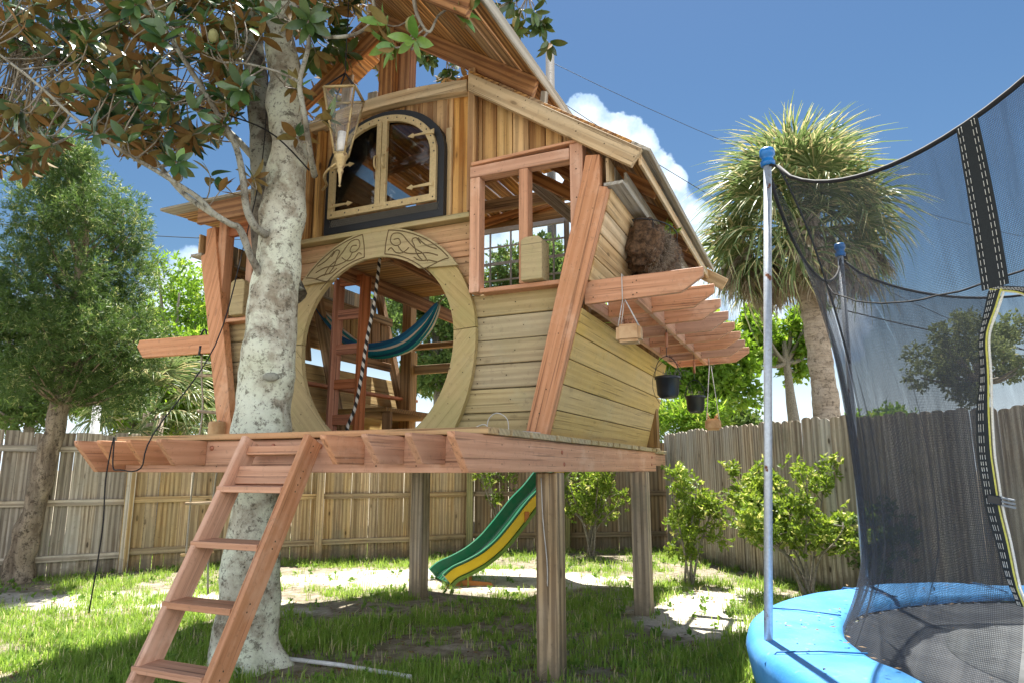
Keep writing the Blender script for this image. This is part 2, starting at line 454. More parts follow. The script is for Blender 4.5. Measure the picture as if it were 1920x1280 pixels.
M['bg3'] = leafmat('oak_leaves', (0.10, 0.14, 0.05), (0.24, 0.28, 0.12), (0.34, 0.34, 0.18), 0.3, 0.6, 0.2, 0.1)
M['palmleaf'] = leafmat('palm_frond_green', (0.06, 0.12, 0.03), (0.27, 0.33, 0.15), (0.46, 0.42, 0.22), 0.3, 0.40, 0.5, 0.22)
M['palmdead'] = leafmat('palm_frond_dry', (0.26, 0.20, 0.14), (0.50, 0.43, 0.33), (0.6, 0.55, 0.45), 0.2, 0.8, 0.2, 0.3, 1.1)


def maglMat(name, c1, c2, rough, spec):
    t = NT(name)
    oi = t.n('ShaderNodeObjectInfo'); at = t.n('ShaderNodeAttribute'); at.attribute_name = 'tone'
    f = t.math('FRACT', t.math('ADD', oi.outputs['Random'], at.outputs['Fac']))
    g = t.n('ShaderNodeNewGeometry')
    c = t.mixc(f, c1, c2)
    c = t.mixc(t.mapr(t.noise(g.outputs['Position'], 30, 3), 0.4, 0.7, 0, 0.35), c, tuple(q * 0.6 for q in c1))
    b = t.bsdf(c, rough, 0., spec)
    tb = t.n('ShaderNodeBsdfTranslucent'); t.l(c, tb.inputs[0])
    mx = t.n('ShaderNodeMixShader'); mx.inputs[0].default_value = 0.18
    t.l(b.outputs[0], mx.inputs[1]); t.l(tb.outputs[0], mx.inputs[2])
    return t.done(mx)


M['mag_top'] = maglMat('magnolia_leaf_top', (0.028, 0.08, 0.026), (0.10, 0.18, 0.04), 0.3, 0.6)
M['mag_under'] = maglMat('magnolia_leaf_underside', (0.27, 0.14, 0.05), (0.25, 0.22, 0.08), 0.7, 0.2)
M['mag_light'] = maglMat('magnolia_young_leaf', (0.12, 0.27, 0.05), (0.22, 0.36, 0.07), 0.35, 0.5)


def bark(name, c1, c2, c3, scale=6, str_=0.9, lichen=0.5, stretch=(1, 1, 0.35), moss=None):
    t = NT(name)
    tc = t.n('ShaderNodeTexCoord')
    v = t.mapping(tc.outputs['Object'], stretch)
    n1 = t.noise(v, scale, 8, 0.65, 0.4); n2 = t.noise(v, scale * 5, 6, 0.7); n3 = t.noise(tc.outputs['Object'], 3.1, 5, 0.6)
    c = t.mixc(t.mapr(n1, 0.35, 0.62), c2, c1)
    c = t.mixc(t.math('MULTIPLY', t.mapr(n3, 0.45, 0.56), lichen), c, c3)
    vo = t.n('ShaderNodeTexVoronoi'); vo.inputs['Scale'].default_value = scale * 5.5
    t.l(tc.outputs['Object'], vo.inputs['Vector'])
    sp = t.math('MULTIPLY', t.mapr(vo.outputs['Distance'], 0.10, 0.26, 1, 0), t.mapr(n2, 0.5, 0.62))
    c = t.mixc(sp, c, tuple(q * 0.18 for q in c2))
    c = t.mixc(t.mapr(t.noise(tc.outputs['Object'], 13, 9, 0.8), 0.53, 0.60, 0, 0.8), c, tuple(q * 0.42 for q in c2))
    c = t.mixc(t.mapr(t.noise(tc.outputs['Object'], 34, 6, 0.8), 0.56, 0.62, 0, 0.75), c, tuple(q * 0.25 for q in c2))
    if moss:
        c = t.mixc(t.mapr(t.noise(tc.outputs['Object'], 1.8, 5, 0.6), 0.5, 0.7, 0, 0.4), c, moss)
    h = t.math('ADD', n1, t.math('MULTIPLY', n2, 0.5))
    return t.done(t.bsdf(c, 0.9, 0., 0.2, bump=h, bstr=str_, bdist=0.02))


M['mag_bark'] = bark('magnolia_bark', (0.62, 0.62, 0.52), (0.27, 0.23, 0.17), (0.74, 0.79, 0.65), 5, 1.2, 0.75, (1, 1, 0.8), (0.44, 0.48, 0.32))
M['limb_bark'] = bark('limb_bark', (0.34, 0.33, 0.28), (0.16, 0.14, 0.11), (0.44, 0.46, 0.40), 9, 0.8, 0.5)
M['mag_bark_dark'] = bark('dark_magnolia_bark', (0.17, 0.15, 0.12), (0.07, 0.06, 0.05), (0.42, 0.45, 0.38), 7, 1.0, 0.5, (1, 1, 0.6))
M['podo_bark'] = bark('podocarpus_bark', (0.36, 0.29, 0.21), (0.14, 0.105, 0.075), (0.30, 0.26, 0.20), 11, 1.2, 0.3, (1, 1, 0.16))
M['twig'] = plain('twig_bark', (0.30, 0.27, 0.22), 0.85, nscale=40, var=0.5)
M['palm_bark'] = bark('palm_trunk', (0.42, 0.35, 0.27), (0.25, 0.20, 0.15), (0.46, 0.40, 0.33), 8, 1.0, 0.4, (0.4, 0.4, 3.0))
M['coir'] = plain('coir_fibre', (0.17, 0.10, 0.055), 0.95, nscale=38, var=0.8, bstr=1.0)
M['coir_pale'] = plain('pale_coir_fibre', (0.38, 0.30, 0.22), 0.95, nscale=70, var=0.6, bstr=0.9)
M['utility'] = wood('utility_pole_wood', (0.13, 0.12, 0.11), (0.07, 0.065, 0.06), 0.8, 0.2, var=0.02)
# hammock stripes
t = NT('striped_hammock_cloth')
uv = t.n('ShaderNodeUVMap'); sx = t.n('ShaderNodeSeparateXYZ'); t.l(uv.outputs[0], sx.inputs[0])
cr = t.n('ShaderNodeValToRGB'); cr.color_ramp.interpolation = 'CONSTANT'
cols = [(0, (0.02, 0.13, 0.32)), (0.10, (0.03, 0.22, 0.45)), (0.17, (0.75, 0.70, 0.60)), (0.20, (0.01, 0.20, 0.30)), (0.34, (0.01, 0.09, 0.22)),
        (0.44, (0.02, 0.33, 0.38)), (0.52, (0.72, 0.68, 0.58)), (0.56, (0.01, 0.22, 0.30)), (0.66, (0.70, 0.66, 0.56)), (0.72, (0.30, 0.28, 0.24)),
        (0.76, (0.74, 0.70, 0.60)), (0.86, (0.05, 0.35, 0.42)), (0.92, (0.78, 0.72, 0.62))]
e = cr.color_ramp.elements
e[0].position, e[0].color = 0, cols[0][1] + (1,)
e[1].position, e[1].color = cols[1][0], cols[1][1] + (1,)
for p, c in cols[2:]:
    q = e.new(p); q.color = c + (1,)
t.l(sx.outputs[0], cr.inputs[0])
M['hammock'] = t.done(t.bsdf(cr.outputs[0], 0.85, 0., 0.2, bump=t.noise(uv.outputs[0], 60, 3), bstr=0.3))
# black and white twisted rope
t = NT('black_white_rope')
uv = t.n('ShaderNodeUVMap'); sx = t.n('ShaderNodeSeparateXYZ'); t.l(uv.outputs[0], sx.inputs[0])
f = t.math('FRACT', t.math('ADD', sx.outputs[0], t.math('MULTIPLY', sx.outputs[1], 14.0)))
c = t.mixc(t.mapr(f, 0.45, 0.55), (0.02, 0.02, 0.02), (0.62, 0.58, 0.52))
M['bwrope'] = t.done(t.bsdf(c, 0.85, bump=t.math('PINGPONG', f, 0.5), bstr=0.8, bdist=0.01))

# ground
t = NT('sandy_lawn_ground')
g = t.n('ShaderNodeNewGeometry'); P = g.outputs['Position']
n1 = t.noise(P, 1.3, 8, 0.62); n2 = t.noise(P, 9, 7, 0.7); n3 = t.noise(P, 55, 4, 0.7)
soil = t.mixc(t.mapr(n2, 0.35, 0.65), (0.19, 0.155, 0.11), (0.36, 0.32, 0.25))
sand = t.mixc(t.mapr(n3, 0.3, 0.7), (0.50, 0.46, 0.38), (0.66, 0.62, 0.54))


def ell(cx, cy, rx, ry, rot=0.0):
    mp = t.n('ShaderNodeMapping', vector_type='TEXTURE')
    mp.inputs['Location'].default_value = (cx, cy, 0); mp.inputs['Rotation'].default_value = (0, 0, rot)
    mp.inputs['Scale'].default_value = (rx, ry, 1000)
    t.l(P, mp.inputs[0])
    ln = t.n('ShaderNodeVectorMath', operation='LENGTH'); t.l(mp.outputs[0], ln.inputs[0])
    return t.mapr(t.math('ADD', ln.outputs['Value'], t.math('MULTIPLY', t.math('SUBTRACT', n1, 0.5), 1.6)), 0.75, 1.05, 1, 0)


msk = t.math('MAXIMUM', ell(-0.8, 8.3, 2.3, 0.85, -0.1), ell(-3.6, 6.9, 1.9, 0.55, -0.2))
msk = t.math('MAXIMUM', msk, ell(2.1, 6.4, 1.1, 1.7, 0.3))
c = t.mixc(t.math('MAXIMUM', msk, t.mapr(n1, 0.60, 0.70, 0, 0.6)), soil, sand)
c = t.mixc(t.math('MULTIPLY', t.mapr(t.noise(P, 24, 5, 0.7), 0.60, 0.68), 0.55), c, (0.11, 0.075, 0.045))
c = t.mixc(t.math('MULTIPLY', t.mapr(t.noise(P, 4.3, 5, 0.7), 0.5, 0.62), 0.35), c, (0.14, 0.17, 0.05))
M['ground'] = t.done(t.bsdf(c, 0.95, 0., 0.15, bump=t.math('ADD', n2, t.math('MULTIPLY', n3, 0.4)), bstr=0.9, bdist=0.04))


# ------------------------------------------------------------------ object tools
def link(o, parent=None):
    COL.objects.link(o)
    if parent is not None: o.parent = parent
    return o


def tag(o, label=None, cat=None, group=None, kind=None):
    for k, v in (('label', label), ('category', cat), ('group', group), ('kind', kind)):
        if v: o[k] = v
    return o


def thing(name, label, cat, loc=(0, 0, 0), rotz=0., group=None):
    o = bpy.data.objects.new(name, None)
    o.empty_display_size = 0.1
    o.location = loc; o.rotation_euler = (0, 0, rotz)
    link(o)
    return tag(o, label, cat, group)


def mesh_obj(name, bm, mat, parent=None, mw=None, smooth=False):
    me = bpy.data.meshes.new(name)
    if smooth:
        for f in bm.faces: f.smooth = True
    bm.to_mesh(me); bm.free()
    for mm in (mat if isinstance(mat, (list, tuple)) else [mat]): me.materials.append(mm)
    o = bpy.data.objects.new(name, me)
    link(o, parent)
    if mw is not None: o.matrix_local = mw
    return o


def frame(o, x, y):
    """matrix with local X along x, local Y towards y"""
    x = Vector(x).normalized(); y = Vector(y); z = x.cross(y).normalized(); y = z.cross(x)
    m = Matrix((x, y, z)).transposed().to_4x4()
    m.translation = Vector(o)
    return m


def prism_bm(poly, z0, z1, bev=0.0):
    bm = bmesh.new()
    a = [bm.verts.new((p[0], p[1], z0)) for p in poly]
    b = [bm.verts.new((p[0], p[1], z1)) for p in poly]
    n = len(poly)
    bm.faces.new(list(reversed(a))); bm.faces.new(b)
    for i in range(n): bm.faces.new((a[i], a[(i + 1) % n], b[(i + 1) % n], b[i]))
    bmesh.ops.recalc_face_normals(bm, faces=bm.faces)
    if bev: bmesh.ops.bevel(bm, geom=list(bm.edges), offset=bev, segments=1, affect='EDGES', profile=0.6, clamp_overlap=True)
    return bm


def board(name, a, b, w, th, side, mat, parent, bev=0.003):
    """straight board centred on a..b; w is measured along 'side', th across"""
    a, b = Vector(a), Vector(b)
    l = (b - a).length
    bm = prism_bm([(-l / 2, -w / 2), (l / 2, -w / 2), (l / 2, w / 2), (-l / 2, w / 2)], -th / 2, th / 2, bev)
    return mesh_obj(name, bm, mat, parent, frame((a + b) / 2, b - a, side))


def poly_uz(name, pts, v0, v1, mat, parent, bev=0.003, along=None):
    """outline given in (u,z) of the house front, extruded from depth v0 to v1; along = grain direction (u,z)"""
    cx = sum(p[0] for p in pts) / len(pts); cz = sum(p[1] for p in pts) / len(pts)
    d = Vector(along or (1, 0)).normalized()
    loc = [((p[0] - cx) * d.x + (p[1] - cz) * d.y, -(p[0] - cx) * d.y + (p[1] - cz) * d.x) for p in pts]
    h = (v1 - v0) / 2
    bm = prism_bm(loc, -abs(h), abs(h), bev)
    return mesh_obj(name, bm, mat, parent, frame((cx, (v0 + v1) / 2, cz), (d.x, 0, d.y), (-d.y, 0, d.x)))


def poly_vz(name, pts, u0, u1, mat, parent, bev=0.003):
    cy = sum(p[0] for p in pts) / len(pts); cz = sum(p[1] for p in pts) / len(pts)
    loc = [(p[0] - cy, p[1] - cz) for p in pts]
    h = abs(u1 - u0) / 2
    bm = prism_bm(loc, -h, h, bev)
    return mesh_obj(name, bm, mat, parent, frame(((u0 + u1) / 2, cy, cz), (0, 1, 0), (0, 0, 1)))


def tube_bm(bm, path, rad, sides=6, uv=None, cap=True, jit=0.0, seed=0):
    path = [Vector(p) for p in path]
    n = len(path)
    rr = rad if isinstance(rad, (list, tuple)) else [rad] * n
    rings = []
    up = Vector((0, 0, 1))
    prev = None
    length = 0; ls = [0]
    for i in range(1, n):
        length += (path[i] - path[i - 1]).length; ls.append(length)
    for i in range(n):
        d = (path[min(i + 1, n - 1)] - path[max(i - 1, 0)])
        if d.length < 1e-9: d = Vector((0, 0, 1))
        d.normalize()
        if prev is None:
            x = d.cross(up)
            if x.length < 0.05: x = d.cross(Vector((0, 1, 0)))
        else:
            x = prev - d * prev.dot(d)
            if x.length < 1e-6: x = d.cross(up)
        x.normalize(); prev = x
        y = d.cross(x)
        ring = []
        for k in range(sides):
            a = 2 * PI * k / sides
            r = rr[i]
            if jit:
                q = path[i] + x * math.cos(a) * 0.1 + y * math.sin(a) * 0.1
                r *= 1 + jit * noise.noise(Vector((q.x * 7 + seed, q.y * 7, q.z * 4)))
            ring.append(bm.verts.new(path[i] + x * (r * math.cos(a)) + y * (r * math.sin(a))))
        rings.append(ring)
    lay = bm.loops.layers.uv.verify() if uv else None
    for i in range(n - 1):
        for k in range(sides):
            k2 = (k + 1) % sides
            f = bm.faces.new((rings[i][k], rings[i][k2], rings[i + 1][k2], rings[i + 1][k]))
            f.smooth = True
            if lay:
                for lp, (uu, vv) in zip(f.loops, ((k / sides, ls[i]), ((k + 1) / sides, ls[i]), ((k + 1) / sides, ls[i + 1]), (k / sides, ls[i + 1]))):
                    lp[lay].uv = (uu, vv)
    if cap and sides > 2:
        bm.faces.new(list(reversed(rings[0]))); bm.faces.new(rings[-1])
    return bm


def tube(name, path, rad, mat, parent=None, sides=6, uv=False, jit=0.0, seed=0):
    bm = bmesh.new()
    tube_bm(bm, path, rad, sides, uv, True, jit, seed)
    return mesh_obj(name, bm, mat, parent)


def smooth_path(pts, k=6):
    """Catmull-Rom through the points"""
    P_ = [Vector(p) for p in pts]
    out = []
    for i in range(len(P_) - 1):
        p0 = P_[max(i - 1, 0)]; p1 = P_[i]; p2 = P_[i + 1]; p3 = P_[min(i + 2, len(P_) - 1)]
        for j in range(k):
            s = j / k
            out.append(0.5 * ((2 * p1) + (p2 - p0) * s + (2 * p0 - 5 * p1 + 4 * p2 - p3) * s * s + (3 * p1 - p0 - 3 * p2 + p3) * s ** 3))
    out.append(P_[-1])
    return out


def lerp_list(vals, n):
    return [float(x) for x in np.interp(np.linspace(0, len(vals) - 1, n), range(len(vals)), vals)]


def lathe_bm(bm, prof, c=(0, 0, 0), sides=24):
    c = Vector(c)
    rings = [[bm.verts.new(c + Vector((r * math.cos(2 * PI * k / sides), r * math.sin(2 * PI * k / sides), z))) for k in range(sides)] for r, z in prof]
    for i in range(len(prof) - 1):
        for k in range(sides):
            f = bm.faces.new((rings[i][k], rings[i][(k + 1) % sides], rings[i + 1][(k + 1) % sides], rings[i + 1][k])); f.smooth = True
    return bm


def np_mesh(name, V, F, mat, parent=None, tone=None, smooth=False, matidx=None):
    """V (n,3) floats, F (m,3 or 4) ints"""
    me = bpy.data.meshes.new(name)
    k = F.shape[1]
    me.vertices.add(len(V)); me.vertices.foreach_set('co', np.asarray(V, dtype=np.float32).ravel())
    me.loops.add(F.size); me.loops.foreach_set('vertex_index', F.astype(np.int32).ravel())
    me.polygons.add(len(F)); me.polygons.foreach_set('loop_start', np.arange(0, F.size, k, dtype=np.int32))
    if smooth: me.polygons.foreach_set('use_smooth', np.ones(len(F), dtype=bool))
    for mm in (mat if isinstance(mat, (list, tuple)) else [mat]): me.materials.append(mm)
    if matidx is not None: me.polygons.foreach_set('material_index', matidx.astype(np.int32))
    me.update(calc_edges=True)
    if tone is not None:
        at = me.attributes.new('tone', 'FLOAT', 'POINT'); at.data.foreach_set('value', tone.astype(np.float32))
    o = bpy.data.objects.new(name, me)
    return link(o, parent)


nr = np.random.RandomState(11)


def unit(a): return a / np.maximum(np.linalg.norm(a, axis=-1, keepdims=True), 1e-9)


def leaf_arrays(base, d, L, Wd, fold=0.25, droop=0.0, nrm=None):
    """diamond leaves folded along the midrib: 4 verts, 2 tris each"""
    n = len(base)
    d = unit(d)
    r = nr.normal(size=(n, 3)) if nrm is None else nrm + nr.normal(size=(n, 3)) * 0.35
    side = unit(np.cross(d, r)); up = np.cross(side, d)
    L = np.broadcast_to(L, (n,))[:, None]; Wd = np.broadcast_to(Wd, (n,))[:, None]
    tip = base + d * L; tip[:, 2] -= (droop * L[:, 0])
    mid = base + d * L * 0.45 + up * Wd * fold
    V = np.stack([base, mid - side * Wd / 2 - up * Wd * fold * 0, tip, mid + side * Wd / 2], 1)
    V[:, 1] -= up * Wd * fold * 2 * 0.5
    i = np.arange(n)[:, None] * 4
    F = np.concatenate([i + [0, 1, 2], i + [0, 2, 3]], 1).reshape(-1, 3)
    return V.reshape(-1, 3), F


def sprigs(centres, dirs, per, L, Wd, spread=0.9, stem=0.06, nrmup=0.0):
    n = len(centres)
    c = np.repeat(centres, per, 0); d0 = np.repeat(unit(dirs), per, 0)
    tpos = nr.rand(n * per)[:, None]
    base = c + d0 * (tpos * stem)
    d = unit(d0 * 0.8 + nr.normal(size=(n * per, 3)) * spread)
    Ls = L * (0.65 + 0.6 * nr.rand(n * per)); Ws = Wd * (0.7 + 0.6 * nr.rand(n * per))
    nrm = None
    if nrmup: nrm = np.tile([0, 0, nrmup], (n * per, 1))
    V, F = leaf_arrays(base, d, Ls, Ws, nrm=nrm)
    tone = np.repeat(np.clip(np.repeat(nr.rand(n), per) * 0.55 + nr.rand(n * per) * 0.45, 0, 1), 4)
    return V, F, tone


def crown(clumps, n, squash=1.0, shell=0.55):
    """clumps: (x,y,z,r) array -> sprig centres and outward directions"""
    cl = np.array(clumps, float)
    w = cl[:, 3] ** 2; w /= w.sum()
    idx = nr.choice(len(cl), n, p=w)
    d = unit(nr.normal(size=(n, 3)))
    rad = cl[idx, 3] * (shell + (1 - shell) * nr.rand(n) ** 0.6)
    c = cl[idx, :3] + d * rad[:, None] * [1, 1, squash]
    return c, d + [0, 0, 0.25]


TH = R(24)
HO = Vector((0.22, 4.48, 0))                # front right post of the treehouse
HU = Vector((math.cos(TH), -math.sin(TH), 0)); HV = Vector((math.sin(TH), math.cos(TH), 0))


def hw(u, v, z): return HO + HU * u + HV * v + Vector((0, 0, z))


def at(x, y, Y):
    """the point on the plane world-y = Y that a sight line meets"""
    d = pxdir(x, y); k = Y / d.y
    return Vector((d.x * k, Y, HCAM + d.z * k))


def onz(x, y, z=0.0):
    d = pxdir(x, y); k = (z - HCAM) / d.z
    return Vector((d.x * k, d.y * k, z))


# ------------------------------------------------------------------ ground
bm = bmesh.new()
gx = sorted(set([-900, -300, -100, -40, -20, -12] + [x * 0.35 for x in range(-28, 29)] + [12, 20, 40, 100, 300, 900]))
gy = sorted(set([-400, -100, -30, -8, -2] + [y * 0.35 for y in range(0, 42)] + [18, 25, 40, 80, 200, 500, 1500]))


def gz(x, y):
    near = max(0., 1 - max(abs(x) - 6, 0) / 4) * max(0., 1 - max(abs(y - 7) - 7, 0) / 3)
    z = 0.05 * noise.noise(Vector((x * 0.5, y * 0.5, 0.3))) + 0.02 * noise.noise(Vector((x * 1.7, y * 1.7, 3)))
    z += 0.10 * math.exp(-(((x + 0.5) / 1.5) ** 2 + ((y - 8.5) / 0.6) ** 2))
    return z * near


rows = [[bm.verts.new((x, y, gz(x, y))) for x in gx] for y in gy]
for j in range(len(gy) - 1):
    for i in range(len(gx) - 1):
        bm.faces.new((rows[j][i], rows[j][i + 1], rows[j + 1][i + 1], rows[j + 1][i]))
tag(mesh_obj('ground', bm, M['ground'], smooth=True), kind='structure')

# ------------------------------------------------------------------ treehouse
TREE_U, TREE_V = -1.89, -0.545
H = thing('treehouse', 'large raised timber treehouse with a round doorway and stained red frame on posts', 'treehouse', HO, -TH)
CU, CZ = -1.31, 2.165
CIRC_R = 0.745


def out_u(z): return 0.07 + 0.28 * (z - 1.5)        # outer face of the right flaring wall


def mir(u): return 2 * CU - u


def jl(s=1.0): return rnd.uniform(-0.002, 0.002) * s


# posts
for (u, v) in ((0.027, 0.0), (0.125, 2.0), (-2.16, 2.0)):
    board('post', (u, v, -0.15), (u, v, 1.234), 0.145, 0.145, (0, 1, 0), M['post'], H, 0.008)
# deck frame
poly_uz('rim_beam', [(-2.50, 1.235), (0.06, 1.235), (0.06, 1.422), (-2.50, 1.422)], -1.09, -1.052, M['pink'], H)
for (u0, u1) in ((0.062, 0.102), (-2.545, -2.505)):
    poly_vz('side_beam', [(-1.42, 1.425), (-1.415, 1.40), (-1.27, 1.237), (2.8, 1.237), (2.8, 1.424)], u0, u1, M['pink'], H)
for u in (-0.145, -0.394, -0.645, -1.809, -2.06, -2.315):
    poly_vz('joist_end', [(-1.42, 1.423), (-1.42, 1.405), (-1.31, 1.278), (-1.092, 1.278), (-1.092, 1.423)], u - 0.019, u + 0.019, M['pink'], H)
for i in range(8):
    u = -2.3 + i * 0.3
    if abs(u - TREE_U) < 0.28:
        board('joist', (u, 0.0, 1.352), (u, 2.75, 1.352), 0.14, 0.038, (0, 0, 1), M['post'], H)
    else:
        board('joist', (u, -1.05, 1.352), (u, 2.75, 1.352), 0.14, 0.038, (0, 0, 1), M['post'], H)
for v in (0.35, 2.72):
    pass
board('rear_rim_beam', (-2.5, 2.775, 1.33), (0.06, 2.775, 1.33), 0.185, 0.038, (0, 0, 1), M['pink'], H)
for i in range(28):
    v = -1.06 + i * 0.142
    e1 = 0.135 + rnd.uniform(-0.012, 0.014)
    mt = M['centre'] if i == 0 else M['olive']
    if abs(v - TREE_V) < 0.36:
        board('deck_board', (-2.56, v, 1.444), (-2.24, v, 1.444), 0.136, 0.034, (0, 1, 0), mt, H)
        board('deck_board', (-1.54, v, 1.444), (e1, v, 1.444), 0.136, 0.034, (0, 1, 0), mt, H)
    else:
        board('deck_board', (-2.56, v, 1.444), (e1, v, 1.444), 0.136, 0.034, (0, 1, 0), mt, H)
for (v, z) in ((0.02, 1.36), (0.06, 1.285), (2.6, 1.3), (2.62, 1.37)):
    bm = bmesh.new(); bmesh.ops.create_uvsphere(bm, u_segments=10, v_segments=6, radius=0.014)
    for q in bm.verts: q.co.x *= 0.6
    mesh_obj('bolt', bm, M['bolt'], H, Matrix.Translation((0.104, v, z)), True)
for (u, z) in ((-1.27, 1.385), (-0.93, 1.38), (-1.75, 1.38)):
    bm = bmesh.new(); bmesh.ops.create_uvsphere(bm, u_segments=10, v_segments=6, radius=0.016)
    for q in bm.verts: q.co.y *= 0.6
    mesh_obj('bolt', bm, M['bolt'], H, Matrix.Translation((u, -1.093, z)), True)

# front siding, cut round the doorway
ZS = [1.463 + i * 0.1645 for i in range(7)]      # six lower courses up to 2.45


def half_out(z): return 0.76 if z > CZ else 0.745 * math.sqrt(max(0, 1 - ((z - CZ) / 1.2) ** 2))


def chord(z):
    dz = z - CZ
    if dz >= CIRC_R: return 0.0
    if dz >= 0: return math.sqrt(CIRC_R ** 2 - dz ** 2)
    return 0.5 * (0.84 * math.sqrt(max(0, 1 - (dz / 1.1) ** 2)) + 0.668 * math.sqrt(max(0, 1 - (dz / 0.76) ** 2)))


def siding(z0, z1, sgn, uo0, uo1, mat, v=-0.05, ucut=None):
    """one course on one side: from the doorway edge to the outer edge"""
    zs = [z0 + (z1 - z0) * k / 4 for k in range(5)]
    inner = [(CU + sgn * chord(z), z) for z in zs]
    pts = [(uo0, z0), (uo1, z1)] + list(reversed(inner))
    if sgn < 0: pts = list(reversed(pts))
    cl = []
    for p in pts:
        if not cl or (abs(p[0] - cl[-1][0]) > 1e-4 or abs(p[1] - cl[-1][1]) > 1e-4): cl.append(p)
    poly_uz('wall_plank', cl, v + jl(2), v + 0.024, mat, H, 0.005)


for i in range(6):
    z0, z1 = ZS[i], ZS[i + 1] - 0.0055
    siding(z0, z1, 1, out_u(z0) - 0.06, out_u(z1) - 0.06, M['olive'])
    siding(z0, z1, -1, mir(out_u(z0) - 0.06), mir(out_u(z1) - 0.06), M['olive'])
zz_ = [1.47 + (2.44 - 1.47) * k / 12 for k in range(13)]
for sg_, f in ((1, lambda u: u), (-1, mir)):
    inner = [(CU + sg_ * (chord(z) + 0.012), z) for z in zz_]
    pl_ = [(f(out_u(1.47) - 0.07), 1.47), (f(out_u(2.44) - 0.07), 2.44)] + inner[::-1]
    poly_uz('added_joint_backing', pl_ if sg_ > 0 else pl_[::-1], -0.0245, -0.017, M['joint_dark'], H, 0.0)  # dark sheet added behind the planks so the gaps read as dark joints
for (z0, z1) in ((2.452, 2.593), (2.597, 2.738), (2.742, 2.865), (2.868, 2.998)):
    if z1 - CZ < CIRC_R + 0.02:
        siding(z0, z1, 1, -0.545, -0.545, M['centre'])
        siding(z0, z1, -1, -2.10, -2.10, M['centre'])
    else:
        poly_uz('wall_plank', [(-2.10, z0), (-0.545, z0), (-0.545, z1), (-2.10, z1)], -0.05 + jl(), -0.026, M['centre'], H, 0.002)


# round doorway frame in four segments
def ring_pt(a, ro, ri, outer):
    c, s = math.cos(a), math.sin(a)
    if outer: rx, rz = ro, (ro if s >= 0 else 1.1)
    else: rx, rz = ri, (ri if s >= 0 else 0.76)
    return (CU + rx * c, CZ + rz * s)


def clipz(p, q, z):
    k = (z - p[1]) / (q[1] - p[1]); return (p[0] + (q[0] - p[0]) * k, z)


ZB = 1.466


def ring_seg(a0, a1, name='doorway_ring'):
    n = 14
    o_ = [ring_pt(a0 + (a1 - a0) * i / n, 0.84, 0.668, True) for i in range(n + 1)]
    i_ = [ring_pt(a0 + (a1 - a0) * i / n, 0.84, 0.668, False) for i in range(n + 1)]
    pts = o_ + list(reversed(i_))
    out = []
    for k in range(len(pts)):
        p, q = pts[k], pts[(k + 1) % len(pts)]
        if p[1] >= ZB: out.append(p)
        if (p[1] - ZB) * (q[1] - ZB) < 0: out.append(clipz(p, q, ZB))
    am = (a0 + a1) / 2
    return poly_uz(name, out, -0.096, -0.054, M['ring'], H, 0.0, along=(-math.sin(am), math.cos(am)))


ring_seg(R(-88), R(3)); ring_seg(R(3.4), R(89)); ring_seg(R(89.4), R(177)); ring_seg(R(177.4), R(268))
# carved lintel over the doorway
pts = []
ro, ri = 0.862, 0.640
a0 = math.asin((2.66 - CZ) / ro); a1 = math.asin((2.675 - CZ) / ri)
for i in range(25):
    a = a0 + (PI - 2 * a0) * i / 24; pts.append((CU + ro * math.cos(a), CZ + ro * math.sin(a)))
for i in range(25):
    a = (PI - a1) - (PI - 2 * a1) * i / 24; pts.append((CU + ri * math.cos(a), CZ + ri * math.sin(a)))
lint = poly_uz('carved_lintel', pts, -0.124, -0.097, M['ring'], H, 0.0)


def groove(pts, r=0.0035, name='carving', v=-0.1245):
    c = [(p[0], v, p[1]) for p in pts]
    bm = bmesh.new(); tube_bm(bm, smooth_path(c, 5), r, 4)
    return bm


def pol(r, deg): return (CU + r * math.cos(R(deg)), CZ + r * math.sin(R(deg)))


bmc = bmesh.new()


def add_groove(pts, r=0.004):
    tube_bm(bmc, smooth_path([(p[0], -0.1262, p[1]) for p in pts], 4), r, 4)


for rr_ in (0.845, 0.66):
    add_groove([pol(rr_, a) for a in range(42, 83, 5)]); add_groove([pol(rr_, 180 - a) for a in range(42, 83, 5)])
for sgn in (0, 1):
    f = (lambda r, d: pol(r, 180 - d)) if sgn else pol
    add_groove([f(0.845, 41), f(0.79, 43.5), f(0.70, 47), f(0.665, 49)])
    add_groove([f(0.66, 82), f(0.75, 82.5), f(0.845, 82)])
    add_groove([f(0.72, 50), f(0.745, 56), f(0.75, 62), f(0.78, 68), f(0.825, 74), f(0.815, 79), f(0.76, 79.5), f(0.73, 76), f(0.75, 72.5), f(0.785, 74.5), f(0.775, 77.5)])
    add_groove([f(0.80, 47), f(0.77, 53), f(0.73, 58), f(0.70, 64), f(0.70, 70), f(0.735, 74)])
    add_groove([f(0.70, 53), f(0.72, 59), f(0.765, 63), f(0.80, 66), f(0.825, 64), f(0.80, 60)])
    add_groove([f(0.74, 66), f(0.69, 69), f(0.68, 74), f(0.71, 78), f(0.69, 80)])
    add_groove([f(0.83, 50), f(0.81, 55), f(0.815, 60), f(0.83, 63)])
    add_groove([f(0.76, 45), f(0.73, 50), f(0.69, 55), f(0.69, 60)])
mesh_obj('carved_vine', bmc, plain('brown_carving_line', (0.15, 0.10, 0.045), 0.8), lint, lint.matrix_basis.inverted())  # carved lines drawn as thin brown tubes on the lintel

# ledge under the arched window
board('window_ledge', (-2.115, -0.075, 3.022), (-0.515, -0.075, 3.022), 0.105, 0.038, (0, 1, 0), M['ring'], H)

# upper front wall: vertical boards round the arched window
WC, WR = -1.263, 0.53          # arched window axis and half width


def arch_z(u):
    d = abs(u - WC)
    return 3.60 + 0.36 * math.sqrt(max(0., 1 - (d / 0.52) ** 2)) if d < 0.52 else 3.06


